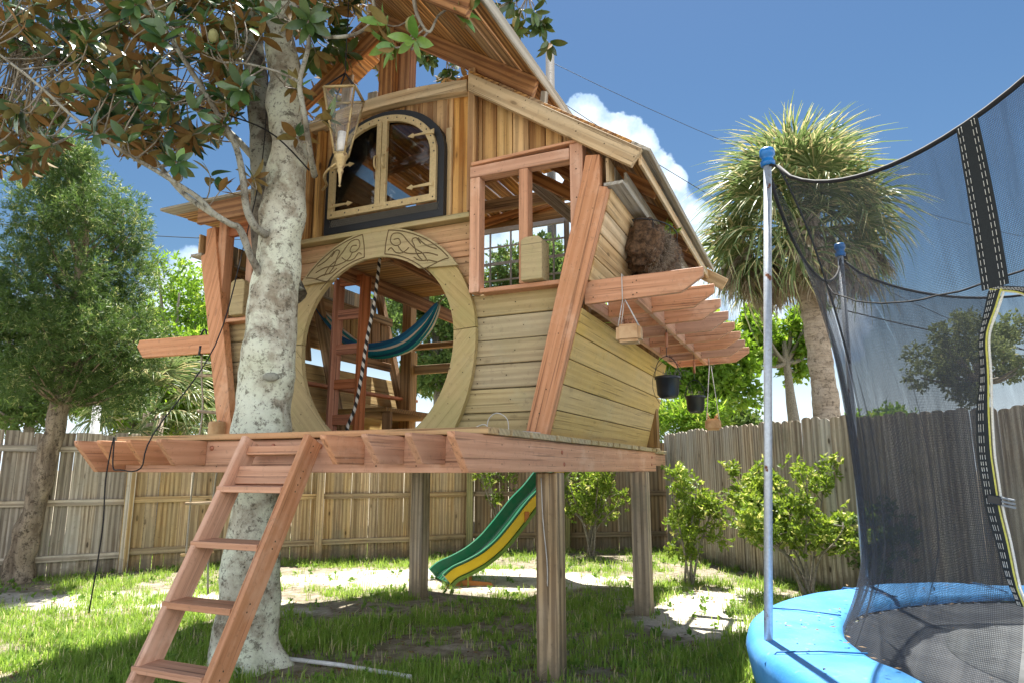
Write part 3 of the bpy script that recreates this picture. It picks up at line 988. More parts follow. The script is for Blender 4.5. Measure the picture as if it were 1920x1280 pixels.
us = [-2.03, -1.92, -1.80, -1.66, -1.53, -1.40, -1.27, -1.14, -1.01, -0.88, -0.745, -0.70, -0.545]
for i in range(len(us) - 1):
    a, b = us[i] + 0.003, us[i + 1] - 0.003
    if b < WC - 0.51 or a > WC + 0.505: zb0 = zb1 = 3.044
    else: zb0, zb1 = arch_z(a) - 0.02, arch_z(b) - 0.02
    poly_uz('wall_plank', [(a, zb0), (b, zb1), (b, 4.03), (a, 4.03)], -0.05 + jl(2), -0.024, M['honey'], H, 0.002, along=(0, 1))
board('corner_batten', (-0.722, -0.062, 3.044), (-0.722, -0.062, 3.75), 0.045, 0.03, (1, 0, 0), M['honey_light'], H)
board('corner_post', (-2.02, -0.10, 3.044), (-2.02, -0.10, 3.98), 0.075, 0.085, (1, 0, 0), M['honey'], H)
board('corner_post', (-1.90, -0.08, 3.044), (-1.90, -0.08, 3.96), 0.06, 0.055, (1, 0, 0), M['honey'], H)
board('corner_trim', (-0.515, -0.085, 3.05), (-0.515, -0.085, 4.16), 0.055, 0.07, (1, 0, 0), M['honey'], H)
# curved top plate
pts = [(-2.0, 3.965), (-1.26, 3.995), (-0.545, 3.985), (-0.545, 4.085), (-1.26, 4.095), (-2.0, 4.06)]
n = 10
lo = [(-2.0 + 1.455 * i / n, 3.955 + 0.06 * math.sin(PI * i / n) + 0.02 * i / n) for i in range(n + 1)]
hi = [(p[0], p[1] + 0.095) for p in reversed(lo)]
poly_uz('top_plate', lo + hi, -0.135, -0.052, M['honey_light'], H, 0.004)
# arched window unit
AW = bpy.data.objects.new('arched_window', None); link(AW, H)


def arch_outline(u0, u1, zb, zs, zt, n=20, inset=0.0):
    c = (u0 + u1) / 2; r = (u1 - u0) / 2 - inset
    p = [(c - r, zb + inset), (c + r, zb + inset)]
    for i in range(n + 1):
        a = PI * i / n
        p.append((c + r * math.cos(a), zs + (zt - zs - inset) * math.sin(a)))
    return p


def arch_band(name, u0, u1, zb, zs, zt, wd, v0, v1, mat, parent, seg=22, bottom=True):
    """hollow arch-topped frame"""
    c = (u0 + u1) / 2; r = (u1 - u0) / 2
    def path(ins):
        L_ = [(c + r - ins, zb + (ins if bottom else 0))]
        for i in range(seg + 1):
            a = PI * i / seg; L_.append((c + (r - ins) * math.cos(a), zs + (zt - zs - ins) * math.sin(a)))
        L_.append((c - r + ins, zb + (ins if bottom else 0)))
        return L_
    o_, i_ = path(0), path(wd)
    o_[0] = (o_[0][0], zb); o_[-1] = (o_[-1][0], zb)
    bm = bmesh.new()
    def vs(L_, v): return [bm.verts.new((p[0], v, p[1])) for p in L_]
    of, if_, ob, ib = vs(o_, v0), vs(i_, v0), vs(o_, v1), vs(i_, v1)
    m_ = len(o_)
    rng = range(m_) if bottom else range(m_ - 1)
    for k in rng:
        j = (k + 1) % m_
        for q in ((of[k], of[j], if_[j], if_[k]), (ob[j], ob[k], ib[k], ib[j]), (of[j], of[k], ob[k], ob[j]), (if_[k], if_[j], ib[j], ib[k])):
            bm.faces.new(q)
    if not bottom:
        for k in (0, m_ - 1): bm.faces.new((of[k], if_[k], ib[k], ob[k]))
    bmesh.ops.recalc_face_normals(bm, faces=bm.faces)
    return mesh_obj(name, bm, mat, parent)


arch_band('black_frame', -1.80, -0.728, 3.046, 3.56, 3.975, 0.055, -0.125, -0.02, M['black_metal'], AW)
arch_band('gold_frame', -1.752, -0.782, 3.165, 3.545, 3.925, 0.052, -0.152, -0.127, M['gold'], AW)
for u in (WC - 0.027, WC + 0.023):
    board('stile', (u, -0.14, 3.19), (u, -0.14, 3.885), 0.044, 0.03, (1, 0, 0), M['gold'], AW, 0.002)
pts = arch_outline(-1.752, -0.782, 3.165, 3.545, 3.925, 20, 0.02)
poly_uz('glass', pts, -0.118, -0.114, M['smoke_glass'], AW, 0.0)
# vent grille below the doors, holes as a lattice of little bars
bmv = bmesh.new()
for i in range(62):
    u = -1.745 + i * 0.0156
    tube_bm(bmv, [(u, -0.128, 3.098), (u + 0.03, -0.128, 3.155)], 0.0026, 4, cap=False)
    tube_bm(bmv, [(u + 0.03, -0.129, 3.098), (u, -0.129, 3.155)], 0.0026, 4, cap=False)
tag(mesh_obj('vent_grille', bmv, metal('worn_grille_metal', (0.13, 0.125, 0.11), 0.5, 0.5), AW), kind='stuff')
poly_uz('vent_panel', [(-1.745, 3.10), (-0.785, 3.10), (-0.785, 3.163), (-1.745, 3.163)], -0.112, -0.106, M['dark_wood'], AW, 0)
for (u, z, s) in ((-0.80, 3.70, -1), (-0.80, 3.29, -1), (-1.735, 3.58, 1), (-1.735, 3.26, 1)):
    p = [(u, z - 0.02), (u, z + 0.02), (u + s * 0.03, z + 0.012), (u + s * 0.17, z + 0.006), (u + s * 0.18, z + 0.020), (u + s * 0.225, z), (u + s * 0.18, z - 0.020),
         (u + s * 0.17, z - 0.006), (u + s * 0.03, z - 0.012)]
    if s > 0: p.reverse()
    poly_uz('strap_hinge', p, -0.162, -0.153, M['gold'], AW, 0.0)
for u in (WC - 0.04, WC + 0.03):
    tube('handle', smooth_path([(u, -0.155, 3.49), (u, -0.185, 3.51), (u, -0.185, 3.58), (u, -0.155, 3.60)], 3), 0.007, M['gold'], AW, 6)
bmv = bmesh.new()
for k in range(26):
    a = PI * k / 17
    if k <= 17: p = (WC + 0.004 + 0.459 * math.cos(a), 3.545 + 0.354 * math.sin(a))
    else: p = (WC - 0.45 + (k - 18) * 0.13, 3.19)
    q = bmesh.ops.create_uvsphere(bmv, u_segments=6, v_segments=4, radius=0.006)
    bmesh.ops.translate(bmv, verts=q['verts'], vec=(p[0], -0.153, p[1]))
tag(mesh_obj('rivets', bmv, M['black_metal'], AW), kind='stuff')

# boards between corner trim and slope, right and above the stained window
def barge_bot(u): return 3.945 - 0.672 * (u + 0.5)


us = [-0.485, -0.452, -0.335, -0.21, -0.085, 0.04, 0.165, 0.28]
for i in range(len(us) - 1):
    a, b = us[i] + 0.003, us[i + 1] - 0.003
    poly_uz('wall_plank', [(a, 3.37), (b, 3.37), (b, max(barge_bot(b) + 0.06, 3.40)), (a, barge_bot(a) + 0.06)], -0.06 + jl(2), -0.036, M['honey'] if i != 2 else M['honey_light'], H, 0.002, along=(0, 1))
# stained window frame
def pk(name, pts, v0, v1, al=None): return poly_uz(name, pts, v0, v1, M['pink'], H, 0.003, along=al)


def window_frame(f, sgn, uo):
    q = lambda L_: [(f(a), b) for a, b in (L_ if sgn > 0 else reversed(L_))]
    pk('window_jamb', q([(-0.50, 2.44), (-0.425, 2.44), (-0.425, 3.275), (-0.50, 3.275)]), -0.15, -0.06, (0, 1))
    pk('window_jamb', q([(0.245, 2.50), (uo, 2.60), (uo, 3.385), (0.245, 3.385)]), -0.15, -0.06, (0, 1))
    pk('mullion', q([(-0.125, 2.465), (-0.058, 2.465), (-0.058, 3.275), (-0.125, 3.275)]), -0.15, -0.06, (0, 1))
    pk('window_header', q([(-0.50, 3.278), (0.242, 3.278), (0.242, 3.36), (-0.50, 3.36)]), -0.152, -0.06)
    pk('window_cap', q([(-0.485, 3.363), (0.335, 3.388), (0.335, 3.405), (-0.485, 3.388)]), -0.165, -0.055)
    pk('window_sill', q([(-0.42, 2.432), (0.30, 2.432), (0.30, 2.462), (-0.42, 2.462)]), -0.145, -0.03)
    pk('corner_brace', q([(-0.074, 1.466), (0.07, 1.466), (0.503, 3.03), (0.452, 3.045), (0.458, 3.262), (0.362, 3.275), (0.33, 3.10)]), -0.17, -0.10, (0.26, 0.97))


window_frame(lambda u: u, 1, 0.335)
window_frame(lambda u: mir(u) + (0.06 if u > 0.2 else 0.0), -1, 0.335)
# front barge board of the low roof and its boards
poly_uz('barge_board', [(-0.50, 3.935), (0.665, 3.13), (0.74, 3.235), (-0.50, 4.075)], -0.20, -0.155, M['honey_light'], H, 0.003, along=(0.82, -0.56))
def lowroof(u): return 4.085 - 0.675 * (u + 0.5)


nrm_r = Vector((0.675, 0, 1)).normalized()
for i in range(11):
    d = 0.06 + i * 0.142
    u = -0.5 + d * 0.829; z = lowroof(u) + 0.012
    gap = 0.012 if i in (2, 4, 7) else 0.004
    board('roof_board', (u, -0.165, z), (u, 2.72, z), 0.142 - gap, 0.022, (0.829, 0, -0.56), M['roofplank'] if i < 10 else M['grey'], H, 0.002)
for v in (0.45, 1.1, 1.75, 2.4, 2.68):
    board('rafter', (-0.48, v, 3.985), (0.70, v, 3.19), 0.10, 0.04, (0.56, 0, 0.83), M['rafter'], H)
board('rear_barge_board', (-0.3, 2.745, 3.86), (0.88, 2.745, 3.07), 0.12, 0.03, (0.56, 0, 0.83), M['honey_light'], H)
board('eave_board', (0.715, -0.15, 3.185), (0.715, 2.72, 3.185), 0.075, 0.02, (0, 0, 1), M['honey_light'], H)
# right flaring side wall
sn = Vector((1, 0, 0.28)).normalized()      # along-slope vector is (0.28,0,1)
sl = Vector((0.28, 0, 1)).normalized()
for i in range(5):
    zc = 1.463 + 0.162 * i + 0.081
    for (f, mt) in ((lambda u: u, M['mustard']), (mir, M['mustard'])):
        s_ = Vector((sl.x if f(1) == 1 else -sl.x, 0, sl.z))
        vb = 2.80 - 0.06 * i
        o = board('wall_plank', (f(out_u(zc)), -0.095, zc), (f(out_u(zc)), vb, zc), 0.163, 0.026, s_, M['mustard'], H, 0.004)
for i in range(4):
    zc = 2.45 + 0.150 * i + 0.075
    for f in (lambda u: u, mir):
        s_ = Vector((sl.x if f(1) == 1 else -sl.x, 0, sl.z))
        board('wall_plank', (f(out_u(zc) + 0.0), -0.095, zc), (f(out_u(zc)), 2.55, zc), 0.150, 0.026, s_, M['honey_light'], H, 0.004)
for f in (lambda u: u, mir):
    board('wall_cap', (f(0.535), -0.14, 3.062), (f(0.535), 2.5, 3.062), 0.13, 0.024, (1, 0, 0), M['grey'], H)
    for k in range(18):
        v = -0.08 + k * 0.145
        board('upper_slat', (f(0.50), v, 3.076), (f(0.50), v, 3.24), 0.13, 0.02, (0, 1, 0), M['grey'] if k % 3 else M['honey_light'], H, 0.002)
board('wall_trim', (0.575, 0.02, 3.14), (0.575, 2.5, 3.14), 0.11, 0.02, (0, 0, 1), M['grey'], H)
for z0_, z1_, vb in ((1.47, 2.26, 2.5), (2.46, 3.04, 2.5)):
    zc = (z0_ + z1_) / 2
    board('added_joint_backing', (out_u(zc) - 0.019, -0.08, zc), (out_u(zc) - 0.019, vb, zc), (z1_ - z0_) * 1.035, 0.008, tuple(sl), M['joint_dark'], H, 0)  # same added dark sheet, closing the right wall gaps to light
# inner lining posts
for f in (lambda u: u, mir):
    for v in (0.06, 1.25, 2.45):
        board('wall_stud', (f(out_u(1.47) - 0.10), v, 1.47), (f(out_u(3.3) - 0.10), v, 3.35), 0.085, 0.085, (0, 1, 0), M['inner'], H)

# upper canopy roof over the front
def uproof(u): return 3.985 + 0.672 * (0.0 - u) if u > CU else 3.985 + 0.672 * (u - 2 * CU)


rd = Vector((0.83, 0, -0.558))
for i in range(11):
    d = 0.07 + i * 0.146
    u = 0.0 - d * 0.83; z = uproof(u)
    v1 = 0.62 if i < 3 else 0.10
    gp = 0.010 if i in (1, 5) else 0.004
    fan = -0.012 * i
    board('roof_board', (u + fan * 2, -1.65, z - fan * 1.3), (u, v1, z), 0.146 - gp, 0.024, (0.83, 0, -0.558), M['roofplank'], H, 0.002)
for i in range(5):
    u = CU - 0.02 - (0.07 + i * 0.146) * 0.83; z = uproof(u)
    board('roof_board', (u, -0.2, z), (u, 0.2, z), 0.142, 0.024, (-0.83, 0, -0.558), M['roofplank'], H, 0.002)
poly_uz('gable_rafter', [(CU, 4.855 - 0.17), (-0.045, 3.83), (0.0, 3.965), (CU, 4.85)], -0.10, -0.055, M['rafter'], H, 0.003, along=(0.83, -0.558))
poly_uz('gable_rafter', [(CU - 0.003, 4.85), (mir(-0.40), 4.25), (mir(-0.36), 4.10), (CU - 0.003, 4.69)], -0.10, -0.055, M['rafter'], H, 0.003, along=(0.83, 0.558))
poly_uz('gable_rafter', [(CU + 0.1, 4.62), (-0.045, 3.80), (0.0, 3.935), (CU + 0.1, 4.78)], -1.10, -1.05, M['rafter'], H, 0.003, along=(0.83, -0.558))
board('eave_trim', (0.02, -1.65, 3.975), (0.02, 0.62, 3.975), 0.075, 0.018, (0.2, 0, 1), M['grey'], H)
board('king_post', (-1.285, -0.05, 4.03), (-1.285, -0.05, 4.72), 0.125, 0.12, (1, 0, 0), M['rafter'], H)
board('king_post', (-1.165, 0.02, 4.03), (-1.165, 0.02, 4.68), 0.10, 0.10, (1, 0, 0), M['rafter'], H)
board('standing_board', (-1.52, 0.06, 3.95), (-1.52, 0.06, 4.30), 0.09, 0.03, (1, 0, 0), M['grey'], H)
board('standing_board', (-1.86, 0.10, 3.98), (-1.80, 0.10, 4.62), 0.09, 0.03, (1, 0, 0), M['grey'], H)
board('tie_beam', (-0.545, 0.10, 4.12), (-0.95, 0.6, 4.18), 0.14, 0.045, (0, 0, 1), M['rafter'], H)
board('canopy_brace', (0.0, 0.04, 3.93), (-0.05, 0.1, 3.72), 0.05, 0.04, (0, 1, 0), M['grey'], H)

# left wing roof: flat shed roof with a horizontal front edge
board('fascia_board', (-2.965, -0.30, 3.335), (-2.05, -0.30, 3.335), 0.17, 0.04, (0, 0, 1), M['rafter'], H)
for i in range(10):
    v = -0.30 + 0.145 * i * 2
    pass
for i in range(20):
    v = -0.28 + 0.15 * i
    board('roof_board', (-3.40 + rnd.uniform(-.03, .03), v, 3.437 + 0.012 * i), (-2.06, v, 3.437 + 0.012 * i), 0.146, 0.024, (0, 1, 0.08), M['roofplank'] if i else M['grey'], H, 0.002)
board('wing_header', (-2.88, -0.10, 3.26), (-2.08, -0.10, 3.26), 0.15, 0.05, (0, 0, 1), M['pink_dark'], H)

# loft floor seen from below
for i in range(16):
    u = -2.0 + 0.1 * i * 0.99
    pass
for i in range(11):
    v = 0.06 + i * 0.146
    gp = 0.012 if i in (3, 6) else 0.004
    board('loft_board', (-2.06, v, 2.975), (min(-0.5, -0.56 - 0.56 * v), v, 2.975), 0.146 - gp, 0.026, (0, 1, 0), M['roofplank'], H, 0.002)
for u, ve in ((-1.95, 2.6), (-1.3, 1.15), (-0.85, 0.4)):
    board('loft_joist', (u, 0.0, 2.89), (u, ve, 2.89), 0.13, 0.04, (0, 0, 1), M['rafter'], H)
for i in range(6):     # loft side and back
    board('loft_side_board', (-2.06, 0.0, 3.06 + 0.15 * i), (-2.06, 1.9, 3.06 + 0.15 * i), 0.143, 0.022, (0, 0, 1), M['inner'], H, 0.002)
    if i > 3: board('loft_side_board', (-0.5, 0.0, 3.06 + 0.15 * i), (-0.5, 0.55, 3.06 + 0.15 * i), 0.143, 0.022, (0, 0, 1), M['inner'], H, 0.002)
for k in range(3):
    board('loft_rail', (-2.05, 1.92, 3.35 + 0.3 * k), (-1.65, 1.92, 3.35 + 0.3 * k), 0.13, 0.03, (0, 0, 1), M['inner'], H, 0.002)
# centre roof behind the loft, boards with gaps
for i in range(10):
    u = -2.02 + 0.146 * i
    gp = 0.02 if i in (3, 5) else 0.008
    z = 4.07 + 0.022 * i
    board('roof_board', (u, 0.12, z), (u, 2.7 if i < 7 else 2.0, z), 0.146 - gp, 0.022, (0.99, 0, 0.149), M['roofplank'], H, 0.002)
for v in (0.85, 1.6, 2.55):
    board('rafter', (-2.05, v, 4.0), (-0.75, v, 4.18), 0.10, 0.04, (0.5, 0, -0.83), M['rafter'], H)
board('rear_top_beam', (-2.6, 2.62, 4.07), (0.2, 2.62, 4.07), 0.16, 0.06, (0, 0, 1), M['inner'], H)
board('cross_beam', (-2.06, 1.95, 3.97), (-0.45, 1.95, 3.97), 0.13, 0.05, (0, 0, 1), M['inner'], H)
board('loft_brace', (-0.72, 1.3, 3.95), (0.28, 1.3, 2.93), 0.10, 0.05, (0.7, 0, 0.7), M['grey'], H)
board('rafter_brace', (-0.40, 0.5, 3.60), (0.30, 0.5, 3.13), 0.09, 0.045, (0.56, 0, 0.83), M['rafter'], H)
# rear wall: posts, rails and boards
for u in (-2.74, -0.55, 0.12):
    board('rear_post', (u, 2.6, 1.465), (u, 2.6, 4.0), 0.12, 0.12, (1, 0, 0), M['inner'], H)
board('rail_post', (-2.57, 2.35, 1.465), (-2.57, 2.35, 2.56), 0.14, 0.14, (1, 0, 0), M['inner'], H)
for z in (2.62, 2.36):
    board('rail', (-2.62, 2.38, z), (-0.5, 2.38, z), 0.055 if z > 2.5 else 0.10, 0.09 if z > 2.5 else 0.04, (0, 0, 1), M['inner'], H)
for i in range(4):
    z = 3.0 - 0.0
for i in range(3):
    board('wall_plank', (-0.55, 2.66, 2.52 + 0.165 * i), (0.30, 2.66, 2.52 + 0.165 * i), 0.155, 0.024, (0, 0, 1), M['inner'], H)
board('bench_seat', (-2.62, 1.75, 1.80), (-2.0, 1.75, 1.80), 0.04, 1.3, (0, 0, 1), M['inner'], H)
board('bench_leg', (-2.02, 1.15, 1.463), (-2.02, 1.15, 1.78), 0.09, 0.04, (1, 0, 0), M['inner'], H)
board('wall_ledge', (mir(0.02), 0.1, 2.03), (mir(0.02), 2.6, 2.03), 0.10, 0.03, (1, 0, 0), M['pink_dark'], H)
# slatted opening and shutter on the left wall
for k in range(7):
    board('wall_slat', (mir(0.26), 0.25 + k * 0.13, 2.30), (mir(0.36), 0.25 + k * 0.13, 2.95), 0.085, 0.02, (0, 1, 0), M['inner'], H)
for (a, b, w_, hh) in (((1.45, 2.40), (2.35, 2.40), 0.09, 0), ((1.45, 2.92), (2.35, 2.92), 0.09, 0)):
    board('shutter_rail', (mir(0.20), a[0], a[1]), (mir(0.20), b[0], b[1]), w_, 0.03, (0, 0, 1), M['inner'], H)
for k in range(5):
    board('shutter_board', (mir(0.22), 1.53 + k * 0.185, 2.44), (mir(0.24), 1.53 + k * 0.185, 2.88), 0.17, 0.02, (0, 1, 0), M['inner'], H)

# rear sash window with muntins
RW = bpy.data.objects.new('sash_window', None); link(RW, H)
wu0, wu1, wz0, wz1 = -1.93, -0.74, 3.16, 3.95
M['sash'] = plain('white_sash_paint', (0.55, 0.56, 0.57), 0.5, var=0.15)
for (a, b, w_) in (((wu0, 2.6, wz0), (wu1, 2.6, wz0), 0.05), ((wu0, 2.6, wz1), (wu1, 2.6, wz1), 0.05)):
    board('sash_rail', a, b, w_, 0.05, (0, 0, 1), M['sash'], RW)
for u in (wu0, wu1):
    board('sash_stile', (u, 2.6, wz0), (u, 2.6, wz1), 0.05, 0.05, (1, 0, 0), M['grey'] if u == wu1 else M['sash'], RW)
for k in range(1, 5):
    u = wu0 + (wu1 - wu0) * k / 4.6
    board('muntin', (u, 2.6, wz0), (u, 2.6, wz1), 0.016, 0.02, (1, 0, 0), M['sash'], RW, 0)
for k in range(1, 4):
    z = wz0 + (wz1 - wz0) * k / 4
    board('muntin', (wu0, 2.602, z), (wu1, 2.602, z), 0.016 if k != 2 else 0.03, 0.018, (0, 0, 1), M['sash'], RW, 0)
poly_uz('glass', [(wu0, wz0), (wu1, wz0), (wu1, wz1), (wu0, wz1)], 2.612, 2.615, M['glass'], RW, 0)

# pergola arms on the right, brace rails, and the arm on the left
for i in range(8):
    v = -0.04 + 0.43 * i
    ui = 0.30 if i == 0 else 0.335
    tp = 1.055 - 0.002 * i + rnd.uniform(-0.008, 0.008)
    poly_uz('pergola_arm', [(ui, 2.300), (tp - 0.135, 2.318), (tp, 2.405), (tp + 0.004, 2.462), (ui, 2.455)], v - 0.019, v + 0.019, M['pink'], H, 0.003)
for u in (0.315, 0.625):
    if u < 0.4:
        board('pergola_rail', (u, -0.01, 2.345), (u, 3.02, 2.345), 0.085, 0.036, (0, 0, 1), M['pink'], H)
    else:
        for i in range(7):
            v0 = -0.04 + 0.43 * i + 0.021; v1 = v0 + 0.43 - 0.042
            board('pergola_blocking', (u, v0, 2.372), (u, v1, 2.372), 0.14, 0.036, (0, 0, 1), M['pink'], H)
poly_uz('pergola_arm', [(-2.86, 2.21), (-2.86, 2.365), (-3.86, 2.385), (-3.885, 2.33), (-3.80, 2.225)], -0.06, -0.02, M['pink'], H, 0.003)
board('pergola_rail', (-2.98, -0.01, 2.17), (-2.98, 1.4, 2.17), 0.08, 0.036, (0, 0, 1), M['pink_dark'], H)
# rear landing that carries the slide
for i in range(7):
    board('deck_board', (-1.3, 2.95 + i * 0.142, 1.444), (0.0, 2.95 + i * 0.142, 1.444), 0.136, 0.034, (0, 1, 0), M['olive'], H)
for u in (-1.25, -0.05):
    board('landing_beam', (u, 2.8, 1.36), (u, 3.92, 1.36), 0.13, 0.04, (0, 0, 1), M['pink'], H)
nails = []
for i in range(6):
    z0, z1 = ZS[i], ZS[i + 1]
    for z in (z0 + 0.035, z1 - 0.04):
        for f in (lambda u: u, mir):
            nails += [(f(out_u(z) - 0.17 + rnd.uniform(-.01, .01)), -0.054, z), (f(CU + half_out(z) + 0.12), -0.054, z)]
    nails.append((rnd.uniform(-0.35, -0.1), -0.054, (z0 + z1) / 2))
for z in (2.49, 2.56, 2.63, 2.70, 2.78, 2.84, 2.91, 2.97): nails += [(-0.575, -0.054, z), (-2.07, -0.054, z)]
for a in range(-70, 250, 17):
    for rr_ in (0.70, 0.80): nails.append((CU + (rr_ + rnd.uniform(-.02, .02)) * math.cos(R(a)), -0.0975, CZ + rr_ * math.sin(R(a))))
nails = [q for q in nails if q[2] > 1.48 and not (q[2] > 2.62 and abs(q[0] - CU) < 0.8 and abs(q[1] + 0.0975) < 1e-3)]
for i in range(8):
    v = -0.04 + 0.43 * i - 0.020
    for z in (2.34, 2.42): nails += [(0.36, v, z), (0.645, v, z), (0.62, v, z - 0.01)]
for z in (1.6, 1.75, 2.1, 2.5, 2.9, 3.2): nails.append((out_u(z) - 0.06 + rnd.uniform(-.03, .03), -0.171, z)); nails.append((mir(out_u(z) - 0.06), -0.171, z))
for u in (-0.46, 0.29): nails += [(u, -0.153, z) for z in (2.75, 3.0, 3.2, 3.32)]
for u in (-1.7, -1.5, -1.05, -0.55, -0.3): nails += [(u, -1.091, 1.27), (u, -1.091, 1.39)]
for k in range(7):
    u = -0.45 + 0.19 * k
    nails += [(u, -0.201, barge_bot(u) + 0.04), (u + 0.02, -0.201, barge_bot(u) + 0.09)]
bm = bmesh.new()
for q in nails:
    r_ = bmesh.ops.create_circle(bm, cap_ends=True, segments=7, radius=rnd.uniform(0.0035, 0.0055))
    for w in r_['verts']: w.co = Vector((q[0] + w.co.x, q[1] - 0.0008, q[2] + w.co.y))
for v in [-0.9 + 0.37 * k for k in range(10)]:
    for z in (1.28, 1.38):
        r_ = bmesh.ops.create_circle(bm, cap_ends=True, segments=7, radius=0.005)
        for w in r_['verts']: w.co = Vector((0.1028, v + w.co.x, z + w.co.y))
tag(mesh_obj('nail_heads', bm, M['dark_wood'], H), kind='stuff')
print('house parts', len(H.children))


def house_thing(name, label, cat, u, v, z, group=None, rot=0.0):
    return thing(name, label, cat, hw(u, v, z), -TH + rot, group)


# ladder inside the doorway
o = house_thing('indoor_ladder', 'stained upright ladder to the loft standing inside the round doorway', 'ladder', -2.0, 0.5, 1.463)
for u in (-0.14, 0.14):
    board('rail', (u, 0, 0), (u + 0.02, 0.0, 1.42), 0.09, 0.04, (0.4, 1, 0), M['pink_dark'], o)
for k in range(5):
    board('rung', (-0.12, 0, 0.20 + k * 0.30), (0.14, 0, 0.20 + k * 0.30), 0.085, 0.03, (0, 0, 1), M['pink_dark'], o)
# climbing rope
pth = smooth_path([hw(-1.55, 0.28, 2.95), hw(-1.585, 0.28, 2.6), hw(-1.65, 0.28, 2.25), hw(-1.69, 0.28, 1.95), hw(-1.74, 0.28, 1.72), hw(-1.80, 0.28, 1.58), hw(-1.79, 0.30, 1.475)], 6)
tag(tube('climbing_rope', pth, 0.014, M['bwrope'], None, 8, True), 'black and white twisted climbing rope hanging in the round doorway', 'rope')
# hammock
hm = thing('hammock', 'blue and cream striped cloth hammock slung inside the treehouse', 'hammock', hw(-2.3, 1.3, 2.4))
bm = bmesh.new(); lay = bm.loops.layers.uv.verify()
key = [(-3.02, 1.25, 2.92), (-2.64, 1.25, 2.58), (-2.30, 1.25, 2.43), (-1.95, 1.3, 2.47), (-1.72, 1.32, 2.63), (-1.60, 1.33, 2.80)]
kp = smooth_path(key, 5)
rw = []
for i, p in enumerate(kp):
    s = i / (len(kp) - 1)
    wd = 0.03 + 0.20 * math.sin(PI * min(1, max(0.0, s))) ** 0.8
    row = []
    for j in range(15):
        a = (j / 14 - 0.5)
        zz = p.z - 0.11 * (1 - (2 * a) ** 2) * math.sin(PI * s) ** 0.8 + 0.014 * math.sin(j * 1.9 + i * 0.3) - 0.0
        vv = p.y + a * 2 * wd * 0.9
        row.append(bm.verts.new(hw(p.x, vv, zz) - hm.location))
    rw.append(row)
for i in range(len(rw) - 1):
    for j in range(14):
        f = bm.faces.new((rw[i][j], rw[i][j + 1], rw[i + 1][j + 1], rw[i + 1][j])); f.smooth = True
        for lp, q in zip(f.loops, ((j / 14, i), ((j + 1) / 14, i), ((j + 1) / 14, i + 1), (j / 14, i + 1))): lp[lay].uv = q
mesh_obj('cloth', bm, M['hammock'], hm)
bm = bmesh.new()
for k in range(5):
    a = hw(-1.60, 1.33 + 0.012 * (k - 2), 2.80 + 0.006 * k) - hm.location; b = hw(-1.40, 1.36, 3.02 + 0.0) - hm.location
    tube_bm(bm, [a, (a + b) / 2 + Vector((0, 0, 0.008 * (k - 2))), b], 0.005, 4)
mesh_obj('suspension_cord', bm, M['rope'], hm)

# wood blocks on the window sills
def sill_block(u, z, label, w=0.145):
    t_ = house_thing('wood_block', label, 'wood block', u, -0.13, z, 'wood blocks on the window sills', R(0))
    bm = prism_bm([(-0.075, 0), (0.075, 0), (0.075, 0.27), (0.045, 0.295), (-0.045, 0.295), (-0.075, 0.275)], -0.07, 0.07, 0.004)
    me = mesh_obj('block', bm, M['post'] if False else M['ring'], t_, frame((0, 0, 0), (1, 0, 0), (0, 0, 1)))
    return t_


sill_block(-0.015, 2.468, 'square wooden block with clipped corners on the right window sill')
sill_block(-2.585, 2.468, 'square wooden block on the left window sill beside the tree trunk')

# ladder up to the deck
L1 = house_thing('deck_ladder', 'red stained wooden step ladder leaning on the front edge of the deck', 'ladder', -1.155, -1.13, 0)
v_of = lambda z: -0.03 - (1.40 - z) * 0.515
for u in (-0.225, 0.225):
    a = Vector((u, v_of(-0.03), -0.03)); b = Vector((u, v_of(1.415), 1.415))
    board('rail', a, b, 0.125, 0.038, (0, 1, 0.5), M['pink'], L1, 0.004)
for z in (0.055, 0.335, 0.60, 0.875, 1.15):
    board('step', (-0.245, v_of(z) - 0.012, z), (0.205, v_of(z) - 0.012, z), 0.125, 0.032, (0, 1, 0.06), M['pink'], L1, 0.003)
board('cross_board', (-0.205, v_of(1.22) + 0.005, 1.22), (0.205, v_of(1.22) + 0.005, 1.22), 0.10, 0.03, (0, 0.3, 1), M['pink'], L1)
board('cross_board', (-0.205, v_of(1.355), 1.355), (0.205, v_of(1.355), 1.355), 0.05, 0.03, (0, 0.3, 1), M['pink'], L1)

bm = bmesh.new()
for z in (0.055, 0.335, 0.60, 0.875, 1.15, 1.22, 1.355):
    for dz in (-0.012, 0.022):
        for u in (-0.225, 0.225):
            q = Vector((u, v_of(z + dz), z + dz))
            r_ = bmesh.ops.create_circle(bm, cap_ends=True, segments=7, radius=0.0048)
            for w in r_['verts']: w.co = q + Vector((0.0196 if u > 0 else -0.0196, w.co.x, w.co.y))
            r_ = bmesh.ops.create_circle(bm, cap_ends=True, segments=7, radius=0.0042)
            for w in r_['verts']: w.co = q + Vector((w.co.x, -0.0735 , w.co.y - 0.035))
tag(mesh_obj('screw_heads', bm, M['dark_wood'], L1), kind='stuff')
# slide behind the house
P0, P1 = Vector((0.78, 8.62, 1.40)), Vector((-0.70, 7.90, 0.10))
SLD = thing('slide', 'green and yellow wavy plastic slide coming down behind the treehouse', 'slide', P1)
hd = (Vector((P1.x, P1.y, 0)) - Vector((P0.x, P0.y, 0))); LEN = hd.length; hd.normalize()
sd_ = Vector((-hd.y, hd.x, 0))
if sd_.y > 0: sd_ = -sd_           # sd_ points to the viewer side
prof = [(0, 1.40), (0.12, 1.38), (0.30, 1.22), (0.52, 0.98), (0.70, 0.82), (0.90, 0.60), (1.10, 0.40), (1.30, 0.26), (1.50, 0.17), (1.64, 0.12), (1.72, 0.06)]
pp = smooth_path([(a, 0, b) for a, b in prof], 4)


